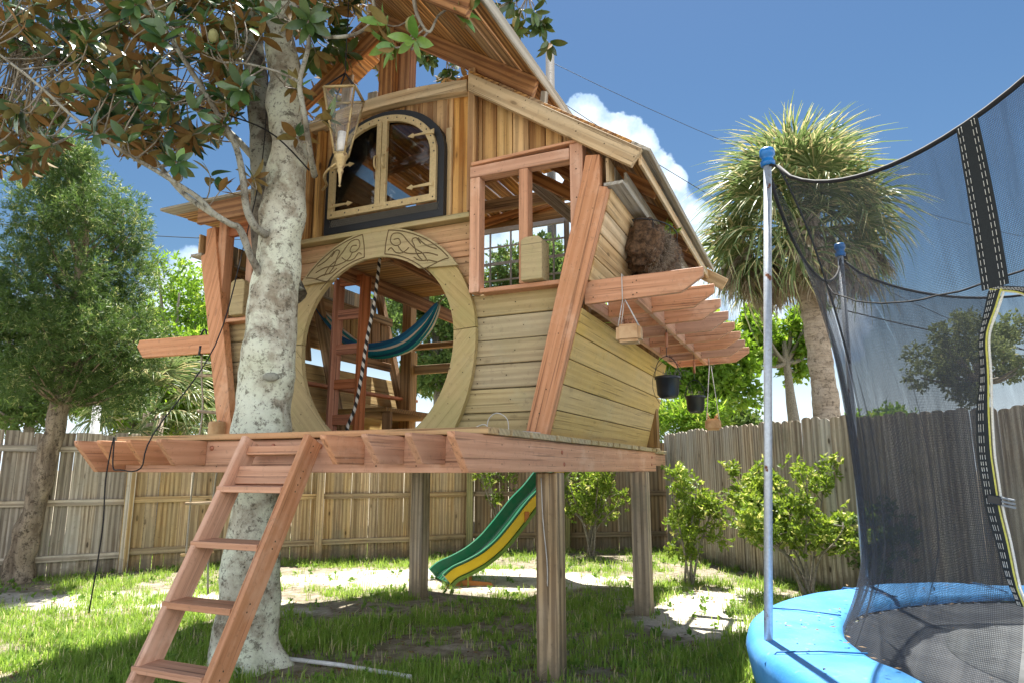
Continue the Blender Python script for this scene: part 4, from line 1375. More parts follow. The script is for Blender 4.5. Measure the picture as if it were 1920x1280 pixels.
def slide_strip(name, offs, mat, flip=False):
    """offs: list of (side offset, height offset) making the cross-section polyline, closed"""
    bm = bmesh.new(); rws = []
    for i, p in enumerate(pp):
        d = pp[min(i + 1, len(pp) - 1)] - pp[max(i - 1, 0)]; d.normalize()
        upn = Vector((-d.z, 0, d.x))
        if upn.z < 0: upn = -upn
        row = []
        for (s, h) in offs:
            q = Vector((P0.x, P0.y, 0)) + hd * (p.x + upn.x * h) + sd_ * s + Vector((0, 0, p.z + upn.z * h))
            row.append(bm.verts.new(q - SLD.location))
        rws.append(row)
    m_ = len(offs)
    for i in range(len(rws) - 1):
        for j in range(m_):
            k = (j + 1) % m_
            f = bm.faces.new((rws[i][j], rws[i][k], rws[i + 1][k], rws[i + 1][j])); f.smooth = False
    bm.faces.new(rws[0]); bm.faces.new(list(reversed(rws[-1])))
    bmesh.ops.recalc_face_normals(bm, faces=bm.faces)
    return mesh_obj(name, bm, mat, SLD)


slide_strip('chute', [(-0.24, 0.12), (-0.20, 0.12), (-0.185, 0.02), (-0.06, 0.0), (-0.05, 0.012), (-0.04, 0.0), (0.04, 0.0), (0.05, 0.012), (0.06, 0.0), (0.185, 0.02), (0.20, 0.12),
                      (0.235, 0.12), (0.225, -0.02), (-0.225, -0.02)], M['green_slide'])
for s in (-0.115, 0.0, 0.10):
    slide_strip('groove', [(s - 0.009, 0.020), (s + 0.009, 0.020), (s + 0.009, 0.0245), (s - 0.009, 0.0245)], M['black_plastic'])
slide_strip('side_stripe', [(0.238, 0.095), (0.244, 0.095), (0.244, -0.005), (0.238, -0.005)], M['yellow_slide'])
slide_strip('lower_edge', [(0.238, -0.012), (0.262, -0.012), (0.262, -0.05), (0.238, -0.05)], M['olive_slide'])
board('orange_band', Vector((P0.x, P0.y, 0)) + hd * 0.80 + sd_ * 0.251 - SLD.location + Vector((0, 0, 0.66)), Vector((P0.x, P0.y, 0)) + hd * 0.80 + sd_ * 0.251 - SLD.location + Vector((0, 0, 0.78)), 0.06, 0.01, hd, M['orange'], SLD)  # orange band across the near side of the chute
board('foot_support', Vector((P0.x, P0.y, 0)) + hd * 1.45 + sd_ * 0.1 - SLD.location + Vector((0, 0, -0.1)), Vector((P0.x, P0.y, 0)) + hd * 1.45 + sd_ * 0.1 - SLD.location + Vector((0, 0, 0.13)), 0.06, 0.06, hd, M['orange'], SLD)
bm = prism_bm([(-0.28, 0), (0.25, 0), (0.2, 0.045), (-0.07, 0.075), (-0.26, 0.03)], -0.02, 0.02, 0.003)
tag(mesh_obj('plank_offcut', bm, M['orange'], None, frame(onz(885, 1100) + Vector((0, 0, 0.0)), (1, 0.1, 0), (0, 0.3, 1))), 'low orange brown plank lying at the foot of the slide', 'plank')

# hanging planters under the pergola
def cords(name, top, pts, r, mat, parent, org):
    bm = bmesh.new()
    for p in pts: tube_bm(bm, [Vector(top) - org, Vector(p) - org], r, 4)
    return mesh_obj(name, bm, mat, parent)


def block_planter(top, c, label, s=1.0):
    t_ = thing('log_planter', label, 'planter', c, -TH + 0.1, 'cut log planters hung on cords')
    bm = bmesh.new()
    bmesh.ops.create_cube(bm, size=1)
    bmesh.ops.scale(bm, vec=(0.155 * s, 0.13 * s, 0.115 * s), verts=bm.verts)
    bmesh.ops.bevel(bm, geom=list(bm.edges), offset=0.02 * s, segments=2, affect='EDGES')
    for v in bm.verts: v.co += 0.004 * noise.noise_vector(v.co * 30)
    mesh_obj('log_body', bm, M['block'], t_, smooth=False)
    rot = Matrix.Rotation(-(-TH + 0.1), 3, 'Z')
    bm = bmesh.new()
    tl = rot @ (Vector(top) - Vector(c))
    for sx_ in (-1, 1):
        for sy_ in (-1, 1):
            tube_bm(bm, [tl + Vector((0.008 * sx_, 0.03 * sy_, 0)), Vector((sx_ * 0.062 * s, sy_ * 0.05 * s, 0.045 * s))], 0.0032, 4)
    tube_bm(bm, [tl + Vector((-0.008, -0.035, 0)), tl + Vector((-0.008, -0.035, 0.17)), tl + Vector((-0.008, 0.035, 0.17)), tl + Vector((-0.008, 0.035, 0))], 0.0032, 4)
    mesh_obj('cord', bm, M['white_cord'], t_)
    bm = bmesh.new()
    for k in range(9):
        a = rnd.uniform(0, 6.3)
        tube_bm(bm, [(0.03 * math.cos(a), 0.02 * math.sin(a), 0.05 * s), (0.05 * math.cos(a), 0.04 * math.sin(a), 0.05 * s + rnd.uniform(.02, .07))], 0.003, 3)
    tag(mesh_obj('dry_stems', bm, M['clay'], t_), kind='stuff')
    return t_


block_planter(hw(0.56, -0.04, 2.30), hw(0.58, -0.02, 2.09), 'cut log planter on white cords hung from the front pergola arm')
block_planter(hw(0.66, 2.97, 2.30), hw(0.66, 2.97, 1.70), 'cut log planter hung lowest and farthest, just over the fence top')


def pot(top, c, label, big=1.0):
    t_ = thing('hanging_pot', label, 'plant pot', c, 0, 'black pots hung under the pergola')
    bm = bmesh.new()
    k = big
    lathe_bm(bm, [(0.0, -0.085 * k), (0.055 * k, -0.085 * k), (0.078 * k, -0.06 * k), (0.088 * k, 0.055 * k), (0.096 * k, 0.056 * k), (0.096 * k, 0.075 * k), (0.088 * k, 0.078 * k), (0.082 * k, 0.05 * k), (0.0, 0.045 * k)])
    mesh_obj('pot_body', bm, M['black_plastic'], t_)
    bm = bmesh.new()
    pth = [(0.094 * k * math.cos(a), 0.0, 0.07 * k + 0.16 * k * math.sin(a)) for a in [PI * i / 12 for i in range(13)]]
    tube_bm(bm, pth, 0.003, 4)
    tl = Vector(top) - Vector(c)
    tube_bm(bm, [(0, 0, 0.23 * k), (0.0, 0, 0.27 * k), (tl.x, tl.y, tl.z)], 0.003, 4)
    tube_bm(bm, [(0.13 * k * math.cos(a) + 0.02, 0.02, 0.02 + 0.18 * k * math.sin(a)) for a in [0.3 + PI * 1.5 * i / 14 for i in range(15)]], 0.002, 3)
    mesh_obj('wire_handle', bm, M['black_metal'], t_)
    tube('clay_weight', [(tl.x * 0.4, tl.y * 0.4, 0.30 * k), (tl.x * 0.5, tl.y * 0.5, 0.41 * k)], 0.012, M['clay'], t_, 8)
    bm = bmesh.new()
    for q in range(10):
        a = rnd.uniform(0, 6.3); r_ = rnd.uniform(0.02, 0.07)
        tube_bm(bm, smooth_path([(r_ * math.cos(a), r_ * math.sin(a), 0.05), (r_ * 1.6 * math.cos(a), r_ * 1.6 * math.sin(a), 0.12), (r_ * 2.3 * math.cos(a), r_ * 2.3 * math.sin(a), rnd.uniform(0.02, 0.18))], 3), 0.002, 3)
    tag(mesh_obj('dry_stems', bm, M['twig'], t_), kind='stuff')
    return t_


pot(hw(0.62, 0.97, 2.30), hw(0.62, 0.93, 1.86), 'larger black plant pot hung from a wire beside the yellow side wall')
pot(hw(0.62, 2.22, 2.30), hw(0.62, 2.18, 1.84), 'smaller black plant pot hung from a wire further back', 0.95)


# shaggy coir wall baskets
def coir_basket(u, v, z, label, sgn, size=1.0, mat='coir'):
    t_ = house_thing('coir_basket', label, 'planter basket', u, v, z, 'coir wall baskets')
    bm = bmesh.new()
    for (dx, dy, dz, rx, rz) in ((0.06, -0.26, -0.08, 0.105, 0.17), (0.11, -0.02, -0.13, 0.10, 0.18), (0.08, 0.24, -0.13, 0.12, 0.20), (0.03, 0.10, -0.27, 0.13, 0.13), (0.0, -0.13, -0.12, 0.11, 0.15)):
        q = bmesh.ops.create_icosphere(bm, subdivisions=4, radius=1)
        for w in q['verts']:
            p = w.co.copy(); s = 1 + 0.40 * noise.noise(p * 2.2 + Vector((dy * 9, 0, 0))) + 0.16 * noise.noise(p * 7) + 0.08 * noise.noise(p * 17)
            w.co = Vector((sgn * (dx + p.x * 0.14 * s), dy + p.y * rx * s, dz + p.z * rz * s)) * size
    for f in bm.faces: f.smooth = True
    mesh_obj('coir_liner', bm, M[mat], t_)
    # fibres
    n_ = 5200
    th_ = nr.rand(n_) * 2 * PI; ph = np.arccos(1 - 2 * nr.rand(n_))
    d = np.stack([np.abs(np.sin(ph) * np.cos(th_)) * sgn, np.sin(ph) * np.sin(th_), np.cos(ph)], 1)
    b_ = np.stack([sgn * 0.06 + d[:, 0] * 0.16, (nr.rand(n_) - .5) * 0.44 + d[:, 1] * 0.12, -0.11 + d[:, 2] * 0.17], 1) * size
    V, F = leaf_arrays(b_, d + nr.normal(size=(n_, 3)) * 0.9 + [0, 0, -0.5], 0.06 * size, 0.003, 0)
    tag(np_mesh('coir_fibres', V, F, M['coir_pale'], t_), kind='stuff')
    bm = bmesh.new()
    arc = [(sgn * 0.24 * math.sin(PI * i / 16) * size, -0.38 * math.cos(PI * i / 16) * size, 0.06) for i in range(17)]
    tube_bm(bm, arc, 0.005, 5); tube_bm(bm, [(0, -0.38 * size, 0.06), (0, 0.38 * size, 0.06)], 0.005, 5)
    for i in (3, 6, 10, 13):
        a = arc[i]; tube_bm(bm, smooth_path([a, (a[0] * 0.9, a[1] * 0.8, -0.12), (0.02 * sgn, a[1] * 0.35, -0.30 * size)], 4), 0.003, 4)
    mesh_obj('wire_rack', bm, M['black_metal'], t_)
    return t_


cb = coir_basket(0.53, 0.74, 2.93, 'shaggy brown coir basket with a green sprig on the right upper wall', 1, 0.98)
c_ = nr.normal(size=(26, 3)) * [0.05, 0.12, 0.03] + [0.10, 0.15, 0.10]
V, F, tn = sprigs(c_, np.tile([0.2, 0, 1.0], (26, 1)) + nr.normal(size=(26, 3)) * 0.5, 5, 0.045, 0.022, 0.8, 0.06)
tag(np_mesh('sprig_leaves', V, F, M['shrub'], cb, tn), kind='stuff')
coir_basket(mir(0.36), 0.25, 2.86, 'brown coir basket on the far left wing wall', -1, 0.55)

# lantern
LN = house_thing('lantern', 'tall tapered brass lantern with milky glass hanging before the arched window', 'lantern', -1.16, -0.75, 3.12, rot=0.35)


def sqp(h, z): return [(-h, -h, z), (h, -h, z), (h, h, z), (-h, h, z)]


top, bot = sqp(0.105, 0.64), sqp(0.036, 0.20)
for k in range(4):
    j = (k + 1) % 4
    tube('corner_bar', [top[k], bot[k]], 0.0085, M['brass'], LN, 4)
    tube('top_bar', [top[k], top[j]], 0.012, M['brass'], LN, 4)
    tube('bottom_bar', [bot[k], bot[j]], 0.009, M['brass'], LN, 4)
    bm = bmesh.new()
    vs_ = [bm.verts.new(Vector(p) * 0.985 + Vector((0, 0, 0.004))) for p in (bot[k], bot[j], top[j], top[k])]
    bm.faces.new(vs_)
    bmesh.ops.solidify(bm, geom=bm.faces[:], thickness=0.003)
    mesh_obj('pane', bm, M['milky'] if k in (0, 1) else M['glass'], LN)
bm = bmesh.new(); lathe_bm(bm, [(0.0, 0.205), (0.046, 0.20), (0.048, 0.185), (0.034, 0.16), (0.028, 0.12), (0.018, 0.10), (0.022, 0.085), (0.012, 0.06), (0.008, 0.01), (0.004, -0.015), (0.010, -0.02), (0, -0.03)], sides=12)
mesh_obj('finial', bm, M['brass'], LN)
bm = bmesh.new(); lathe_bm(bm, [(0, 0.225), (0.030, 0.225), (0.030, 0.36), (0.0, 0.36)], sides=14)
mesh_obj('candle', bm, M['candle'], LN)
tube('wall_arm', smooth_path([(0, 0, 0.16), (-0.10, 0.05, 0.12), (-0.20, 0.25, 0.16), (-0.28, 0.52, 0.22), (-0.36, 0.66, 0.24)], 4), 0.010, M['brass'], LN, 6)
bm = bmesh.new()
for k in range(4): tube_bm(bm, [top[k], (0, 0, 0.80)], 0.006, 4)
tube_bm(bm, [(0, 0, 0.80), (0, 0, 1.45)], 0.004, 4)
mesh_obj('hanging_chain', bm, M['black_metal'], LN)

# cords and the rope ladder on the left
tag(tube('dangling_rope', smooth_path([at(505, 95, 4.75), at(492, 300, 4.72), at(455, 470, 4.6), hw(-1.74, -1.14, 2.0), hw(-1.83, -1.44, 1.45), hw(-1.88, -1.46, 1.26), hw(-2.05, -1.46, 1.25), hw(-2.14, -1.44, 1.27),
                                   hw(-2.17, -1.43, 1.44), hw(-2.19, -1.44, 1.20), hw(-2.20, -1.42, 0.9), hw(-2.24, -1.42, 0.45)], 5), 0.0042, M['black_cord'], None, 5), 'thin black cord looped over the left deck joists and dangling', 'rope')
RL = house_thing('rope_ladder', 'rope ladder with dark wooden rungs hanging from the left arm', 'rope ladder', -3.05, 0.0, 0)
lr = [(-0.05, -0.05, 2.30), (-0.10, 0.02, 2.04), (-0.12, 0.08, 1.74), (-0.17, 0.10, 1.40), (-0.40, 0.28, 0.96), (-0.40, 0.28, 0.53), (-0.42, 0.28, 0.30)]
rr2 = [(0.02, 0.15, 2.20), (0.13, 0.10, 2.04), (0.18, 0.12, 1.71), (0.05, 0.15, 1.40), (-0.16, 0.30, 0.97), (-0.16, 0.30, 0.56), (-0.13, 0.30, 0.22)]
for L_ in (lr, rr2): tube('side_rope', smooth_path(L_, 4), 0.008, M['rope'], RL, 6, jit=0.4)
for k in (1, 2, 3, 4, 5):
    a, b = Vector(lr[k]), Vector(rr2[k]); d = (b - a).normalized() * 0.05
    tube('rung', [a - d, b + d], 0.014, M['post'], RL, 8)
tube('snap_hook', smooth_path([(-0.05, -0.05, 2.28), (-0.08, -0.05, 2.34), (-0.03, -0.05, 2.42), (0.0, -0.05, 2.36), (-0.04, -0.05, 2.29)], 4), 0.008, M['black_metal'], RL, 6)
tube('strap', [(-0.05, -0.05, 2.28), (-0.06, -0.05, 2.20)], 0.018, M['black_plastic'], RL, 6)
t_ = thing('wood_stump', 'short round log block hanging by a cord left of the tree', 'log', at(408, 803, 5.4))
bm = bmesh.new(); lathe_bm(bm, [(0, -0.055), (0.062, -0.055), (0.070, -0.04), (0.070, 0.04), (0.062, 0.055), (0, 0.055)], sides=14)
mesh_obj('log_body', bm, M['block'], t_)
tube('cord', [(0, 0, 0.05), hw(-2.98, 0.5, 2.15) - t_.location], 0.005, M['rope'], t_, 5)
# coil of pale wire on the deck corner
bm = bmesh.new()
tube_bm(bm, smooth_path([hw(-0.42, -0.35, 1.468), hw(-0.30, -0.32, 1.53), hw(-0.22, -0.35, 1.49), hw(-0.10, -0.4, 1.468), hw(0.02, -0.5, 1.472), hw(0.08, -0.3, 1.47)], 5), 0.0035, 4)
tube_bm(bm, smooth_path([hw(-0.28, -0.3, 1.468), hw(-0.27, -0.3, 1.56), hw(-0.21, -0.3, 1.60), hw(-0.14, -0.3, 1.56), hw(-0.13, -0.3, 1.468)], 5), 0.0035, 4)
tag(mesh_obj('wire_loop', bm, M['white_cord']), 'loose loop of pale wire lying on the right deck corner', 'wire')
tag(tube('string_on_post', smooth_path([hw(0.0, -0.09, 1.2), hw(0.01, -0.09, 0.95), hw(0.035, -0.09, 0.7), hw(0.035, -0.085, 0.55)], 4), 0.0035, M['white_cord'], None, 4), 'pale string nailed to the front right post', 'string')

# ------------------------------------------------------------------ fence
def picket_mesh(w, h, top):
    if top == 'ear': poly = [(0, -w / 2), (h - 0.03, -w / 2), (h - 0.008, -w / 3), (h, -w / 8), (h, w / 8), (h - 0.008, w / 3), (h - 0.03, w / 2), (0, w / 2)]
    else: poly = [(0, -w / 2), (h, -w / 2), (h, w / 2), (0, w / 2)]
    bm = prism_bm(poly, -0.009, 0.009, 0.0)
    me = bpy.data.meshes.new('picket'); bm.to_mesh(me); bm.free()
    return me


def fence(pts, hgt, step, mat, label, name, top='flat', rails=(), posts=True, face=-1, z0=-0.02, overlap=False, post_mat=None, gapev=0):
    base = Vector((pts[0][0], pts[0][1], 0))
    t_ = thing('fence', label, 'fence', base, 0, 'timber fences around the yard')
    meshes = []
    for k in range(5):
        me = picket_mesh(step * (0.995 if not overlap else 1.05) * rnd.uniform(0.965, 1.0), hgt + rnd.uniform(-0.015, 0.015), top)
        me.materials.append(mat); meshes.append(me)
    ln = [Vector((p[0], p[1], 0)) for p in pts]
    tot = 0
    for a, b in zip(ln[:-1], ln[1:]):
        d = (b - a); L_ = d.length; d.normalize(); nrm = Vector((d.y, -d.x, 0))
        if nrm.y > 0 if face < 0 else nrm.y < 0: nrm = -nrm
        nrm = nrm if face < 0 else -nrm
        k = int(L_ / step)
        for i in range(k + 1):
            p = a + d * (i * step + rnd.uniform(-0.004, 0.004)); tot += 1
            o = bpy.data.objects.new('picket', meshes[rnd.randrange(5)]); link(o, t_)
            off = (0.010 if (overlap and i % 2) else 0.0) + rnd.uniform(-0.003, 0.003)
            o.matrix_local = frame(p + nrm * off - base + Vector((0, 0, z0 + rnd.uniform(-0.012, 0.012))), Vector((0, 0, 1)) + d * rnd.uniform(-0.005, 0.005), d)
        for z in rails:
            board('rail', a - base + nrm * 0.038 + Vector((0, 0, z)), b - base + nrm * 0.038 + Vector((0, 0, z)), 0.075, 0.04, (0, 0, 1), mat, t_, 0.003)
        if posts:
            board('fence_post', a - base + nrm * 0.085 + Vector((0, 0, -0.1)), a - base + nrm * 0.085 + Vector((0, 0, hgt + (0.06 if post_mat else -0.02))), 0.10, 0.10, tuple(nrm), post_mat or mat, t_, 0.004)
    return tot


g1 = [onz(228, 1073), onz(-60, 1093)]
g1.append(Vector((-8.6, 6.6, 0)))
c1 = fence([g1[0], g1[1], g1[2]], 1.72, 0.142, M['fence'], 'grey weathered board fence at the far left behind the leaning tree trunk', 'fence', rails=(0.22, 0.86, 1.50))
g2 = [onz(228, 1073), onz(420, 1061), onz(593, 1050), onz(770, 1042), onz(880, 1034)]
c2 = fence(g2, 1.70, 0.128, M['fence_tan'], 'tan board fence with rails curving behind the ladder and tree', 'fence', rails=(0.25, 0.88, 1.50))
g3 = [onz(880, 1034), onz(1060, 1033), Vector((2.55, 11.35, 0))]
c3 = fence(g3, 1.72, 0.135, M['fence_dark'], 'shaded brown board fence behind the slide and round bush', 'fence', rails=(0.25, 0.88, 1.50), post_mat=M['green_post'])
g4 = [Vector((2.5, 11.2, 0)), onz(1350, 1058), onz(1517, 1098), Vector((4.62, 6.1, 0)), Vector((5.7, 2.6, 0))]
c4 = fence(g4, 1.84, 0.112, M['fence'], 'grey picket fence with rounded tops on the right behind the trampoline', 'fence', top='ear', rails=(), posts=False, overlap=True)
print('pickets', c1, c2, c3, c4)


# ------------------------------------------------------------------ trampoline
TC = Vector((3.95, 3.86, 0)) * 0.72
TZ = HCAM - 0.72
TR = 2.555 * 0.72
TRI = 2.0 * 0.72
TP = thing('trampoline', 'round trampoline with blue padded rim and black safety net', 'trampoline', (TC.x, TC.y, 0))


def cyl(r, a, z): return Vector((r * math.cos(a), r * math.sin(a), z))


def annulus(name, prof, mat, n=96, wob=0.0, parent=TP):
    bm = bmesh.new(); rws = []
    for i in range(n):
        a = 2 * PI * i / n
        rws.append([bm.verts.new(cyl(r + wob * 0.6 * noise.noise(Vector((math.cos(a) * 4, math.sin(a) * 4, r * 3))), a, z + wob * noise.noise(Vector((math.cos(a) * 5, math.sin(a) * 5, r * 4 + z))))) for r, z in prof])
    for i in range(n):
        j = (i + 1) % n
        for k in range(len(prof) - 1):
            f = bm.faces.new((rws[i][k], rws[j][k], rws[j][k + 1], rws[i][k + 1])); f.smooth = True
    bmesh.ops.recalc_face_normals(bm, faces=bm.faces)
    return mesh_obj(name, bm, mat, parent)


annulus('pad', [(TRI - 0.01, TZ - 0.035), (TRI, TZ - 0.005), (TRI + 0.03, TZ + 0.006), (TRI + 0.14, TZ + 0.012), (TR - 0.12, TZ + 0.010), (TR - 0.03, TZ + 0.004), (TR, TZ - 0.02), (TR + 0.012, TZ - 0.06), (TR - 0.01, TZ - 0.17), (TR - 0.02, TZ - 0.17), (TR - 0.02, TZ - 0.03), (TRI + 0.03, TZ - 0.03)], M['vinyl'], 128, 0.018)
annulus('mat', [(0.001, TZ - 0.055), (0.5, TZ - 0.053), (0.93, TZ - 0.050), (TRI - 0.02, TZ - 0.045), (TRI - 0.02, TZ - 0.058), (0.001, TZ - 0.068)], M['mat'], 96)
annulus('worn_centre', [(0.001, TZ - 0.049), (0.5, TZ - 0.047), (1.02, TZ - 0.0445), (1.02, TZ - 0.052), (0.001, TZ - 0.0535)], M['mat_centre'], 96)
annulus('steel_rim', [(TR - 0.06, TZ - 0.04), (TR - 0.02, TZ - 0.06), (TR - 0.06, TZ - 0.085), (TR - 0.10, TZ - 0.06), (TR - 0.06, TZ - 0.04)], M['galv'], 72)
bm = bmesh.new()
for i in range(72):
    a = 2 * PI * i / 72
    tube_bm(bm, [cyl(TRI - 0.03, a, TZ - 0.05), cyl(TR - 0.07, a, TZ - 0.06)], 0.009, 5)
tag(mesh_obj('springs', bm, M['galv'], TP), kind='stuff')
PA = math.atan2(3.12 - TC.y, 1.115 - TC.x)        # angle of the pole nearest the house
angs = [PA + k * PI / 3 for k in range(6)]
pole_top = []
for k, a in enumerate(angs):
    rb = TR + 0.03 if k == 0 else TR + 0.03
    b = cyl(rb, a, 0.0); tp = cyl(rb - (0.10 if k == 0 else 0.05), a - (0.02 if k == 0 else 0), 2.72)
    if k == 0:
        b = at(1431, 1290, 3.12) - TP.location; b.z = 0.0
        tp = at(1439, 300, 3.12) - TP.location
    pole_top.append(tp)
    po = tube('pole', [b, (b + tp) / 2, tp], 0.0185, M['galv'], TP, 14)
    bm = bmesh.new()
    lathe_bm(bm, [(0.0, 0.055), (0.030, 0.055), (0.036, 0.045), (0.036, 0.02), (0.027, 0.012), (0.027, -0.005), (0.034, -0.012), (0.034, -0.03), (0.024, -0.035)], c=tp, sides=16)
    mesh_obj('pole_cap', bm, M['blue_plastic'], TP)
    d = (cyl(1, a, 0)); q = Vector((-d.y, d.x, 0)) * 0.16
    l0 = cyl(TR - 0.12, a, TZ - 0.08)
    tube('leg', smooth_path([l0 - q, (l0 - q) + Vector((0, 0, -TZ + 0.14)), l0 + Vector((0, 0, -TZ + 0.10)), l0 + q + Vector((0, 0, -TZ + 0.14)), l0 + q], 4), 0.019, M['galv'], TP, 8)
    board('foam_sleeve' if False else 'clamp', b + Vector((0, 0, TZ - 0.12)), b + Vector((0, 0, TZ - 0.06)), 0.06, 0.06, d, M['galv'], TP)

seg_near = 0 if (TP.location + pole_top[1]).y < (TP.location + pole_top[0]).y else 5
# net top line sags between poles
top_pts = []          # (angle parameter, position)
NSEG = 14


def net_top(k, t_):
    a, b = pole_top[k] , pole_top[(k + 1) % 6]
    ia = a * 1.0; ib = b * 1.0
    lo_ = 0.045 if (k == 0 and seg_near == 0) else 0.012
    hi_ = 0.955 if (k == 5 and seg_near == 5) else 0.988
    sx = lo_ + t_ * (hi_ - lo_)
    p = ia.lerp(ib, sx)
    sag = 0.30 * (4 * t_ * (1 - t_)) ** 0.75
    if k == 0 or k == 5: sag *= 1.0
    return Vector((p.x, p.y, p.z - 0.07 - sag))


# the door faces the viewer between pole 0 and its neighbour on the near side
near_k = min(range(6), key=lambda k: (TC + cyl(TR, angs[k] + PI / 6, 0)).length)
print('door segment', near_k, 'poles', [tuple(round(v, 2) for v in (TP.location + p)) for p in pole_top])


def net_point(k, t_, h):
    """h=0 at mat edge, 1 at the top line"""
    tp = net_top(k, t_)
    a = angs[k] + t_ * PI / 3
    fold = 0.012 * math.sin(t_ * 46 + k) + 0.02 * noise.noise(Vector((t_ * 6 + k * 3, h * 2, 0)))
    rb = TRI - 0.0 + fold
    rm = TRI - 0.13 + fold * 1.4
    zb = TZ - 0.05
    pb = cyl(rb, a, zb); pm = cyl(rm, a, zb + 0.5)
    if h < 0.22: p = pb.lerp(pm, math.sin(h / 0.22 * PI / 2)); p.z = zb + (tp.z - zb) * h; return p
    s = (h - 0.22) / 0.78
    q = cyl(rm, a, 0)
    w_ = s ** 2.6
    return Vector((q.x * (1 - w_) + tp.x * w_, q.y * (1 - w_) + tp.y * w_, zb + (tp.z - zb) * h))


T_DOOR = None


def px_of(p):
    fw = Vector((0, math.cos(PITCH), math.sin(PITCH))); up = Vector((0, -math.sin(PITCH), math.cos(PITCH)))
    q = p - Vector((0, 0, HCAM)); return (960 + 1280 * q.x / q.dot(fw), 640 - 1280 * q.dot(up) / q.dot(fw))


# segment index whose span begins at pole 0 going towards the near pole
seg_near = 0 if (TP.location + pole_top[1]).y < (TP.location + pole_top[0]).y else 5


def near_param(s):      # s from pole 0 (0) to the near pole (1)
    return (0, s) if seg_near == 0 else (5, 1 - s)


best = min([i / 200 for i in range(20, 190)], key=lambda s: abs(px_of(TP.location + net_top(*near_param(s)))[0] - 1816))
print('door at', best, px_of(TP.location + net_top(*near_param(best))))
NH = 26


def net_panel(k, t0, t1, n, name='net_panel', hfun=None):
    bm = bmesh.new(); lay = bm.loops.layers.uv.verify(); rws = []
    for i in range(n + 1):
        t_ = t0 + (t1 - t0) * i / n
        rws.append([(bm.verts.new(net_point(k, t_, h / NH)), (k + t_, h / NH * 1.4)) for h in range(NH + 1)])
    for i in range(n):
        for h in range(NH):
            q = (rws[i][h], rws[i + 1][h], rws[i + 1][h + 1], rws[i][h + 1])
            f = bm.faces.new([w[0] for w in q]); f.smooth = True
            for lp, w in zip(f.loops, q): lp[lay].uv = w[1]
    return mesh_obj(name, bm, M['net'], TP)


# door slit: left strand and right strand curves given as points on the near net
kN, tN = near_param(best)
DH = 0.655


def strand_pt(x, y):
    """point of the near net surface seen along this sight line"""
    d = pxdir(x, y).normalized(); o = Vector((0, 0, HCAM)); bestp = None; bd = 9
    for i in range(90):
        s = i / 90
        for h in range(0, 101, 2):
            p = TP.location + net_point(*near_param(s), h / 100)
            e = (p - o).cross(d).length
            if e < bd: bd = e; bestp = (s, h / 100, p)
    return bestp


ls_px = [(1872, 540), (1858, 590), (1849, 640), (1845, 700), (1846, 770), (1850, 840), (1857, 900), (1868, 960), (1880, 1020), (1898, 1090), (1915, 1150)]
LS = [strand_pt(*p) for p in ls_px]
RS = [(LS[0][0], LS[0][1]), (LS[0][0] + 0.05, LS[0][1] - 0.015), (LS[0][0] + 0.11, LS[0][1] - 0.05), (LS[0][0] + 0.17, LS[0][1] - 0.18), (LS[0][0] + 0.22, 0.3), (LS[0][0] + 0.25, 0.0)]


def door_edges(h):
    hs = [q[1] for q in LS][::-1]; ss = [q[0] for q in LS][::-1]
    sl_ = float(np.interp(h, hs, ss)); sr = float(np.interp(h, [q[1] for q in RS][::-1], [q[0] for q in RS][::-1]))
    return sl_, sr


DH = LS[0][1]
# near segment in three sheets: left of the door, right of it, and above it
bm = bmesh.new(); lay = bm.loops.layers.uv.verify()


def sheet(bm, f0, f1, h0, h1, n, m_):
    g_ = [[None] * (m_ + 1) for _ in range(n + 1)]
    for i in range(n + 1):
        for j in range(m_ + 1):
            h = h0 + (h1 - h0) * j / m_
            s = f0(h) + (f1(h) - f0(h)) * i / n
            kk, tt = near_param(s)
            g_[i][j] = (bm.verts.new(net_point(kk, tt, h)), (kk + tt, h * 1.4))
    for i in range(n):
        for j in range(m_):
            q = (g_[i][j], g_[i + 1][j], g_[i + 1][j + 1], g_[i][j + 1])
            f = bm.faces.new([w[0] for w in q]); f.smooth = True
            for lp, w in zip(f.loops, q): lp[lay].uv = w[1]


sheet(bm, lambda h: 0.0, lambda h: door_edges(h)[0], 0, DH, 30, 20)
sheet(bm, lambda h: door_edges(h)[1], lambda h: 1.0, 0, DH, 14, 20)
sheet(bm, lambda h: 0.0, lambda h: 1.0, DH, 1, 44, 14)
mesh_obj('net_panel', bm, M['net'], TP)
for k in range(6):
    if k == near_param(0.5)[0]: continue
    net_panel(k, 0, 1, 26)
# top cord, mid seam
bm = bmesh.new()
for k in range(6): tube_bm(bm, [net_top(k, i / 20) for i in range(21)], 0.009, 6)
mesh_obj('top_cord', bm, M['black_cord'], TP)
bm = bmesh.new()
tube_bm(bm, [net_point(near_param(0.5)[0], i / 20, DH + 0.015) for i in range(21)], 0.0035, 4)
for k in range(6):
    tube_bm(bm, [net_point(k, i / 20, 0.0) for i in range(21)], 0.006, 4)
mesh_obj('net_seam', bm, M['black_cord'], TP)
bm = bmesh.new()
for k in range(6):
    for tt, kk in ((0.0, k), (1.0, (k - 1) % 6)):
        tube_bm(bm, smooth_path([pole_top[k] + Vector((0, 0, -0.02)), (pole_top[k] + net_top(kk, tt)) / 2 + Vector((0, 0, -0.012)), net_top(kk, tt)], 3), 0.007, 5)
mesh_obj('tie_strap', bm, M['black_cord'], TP)
# dark sewn hem beside pole 0
tube('net_hem', [net_point(*near_param(0.0), h / 30) for h in range(17, 31)], 0.005, M['webbing'], TP, 5)


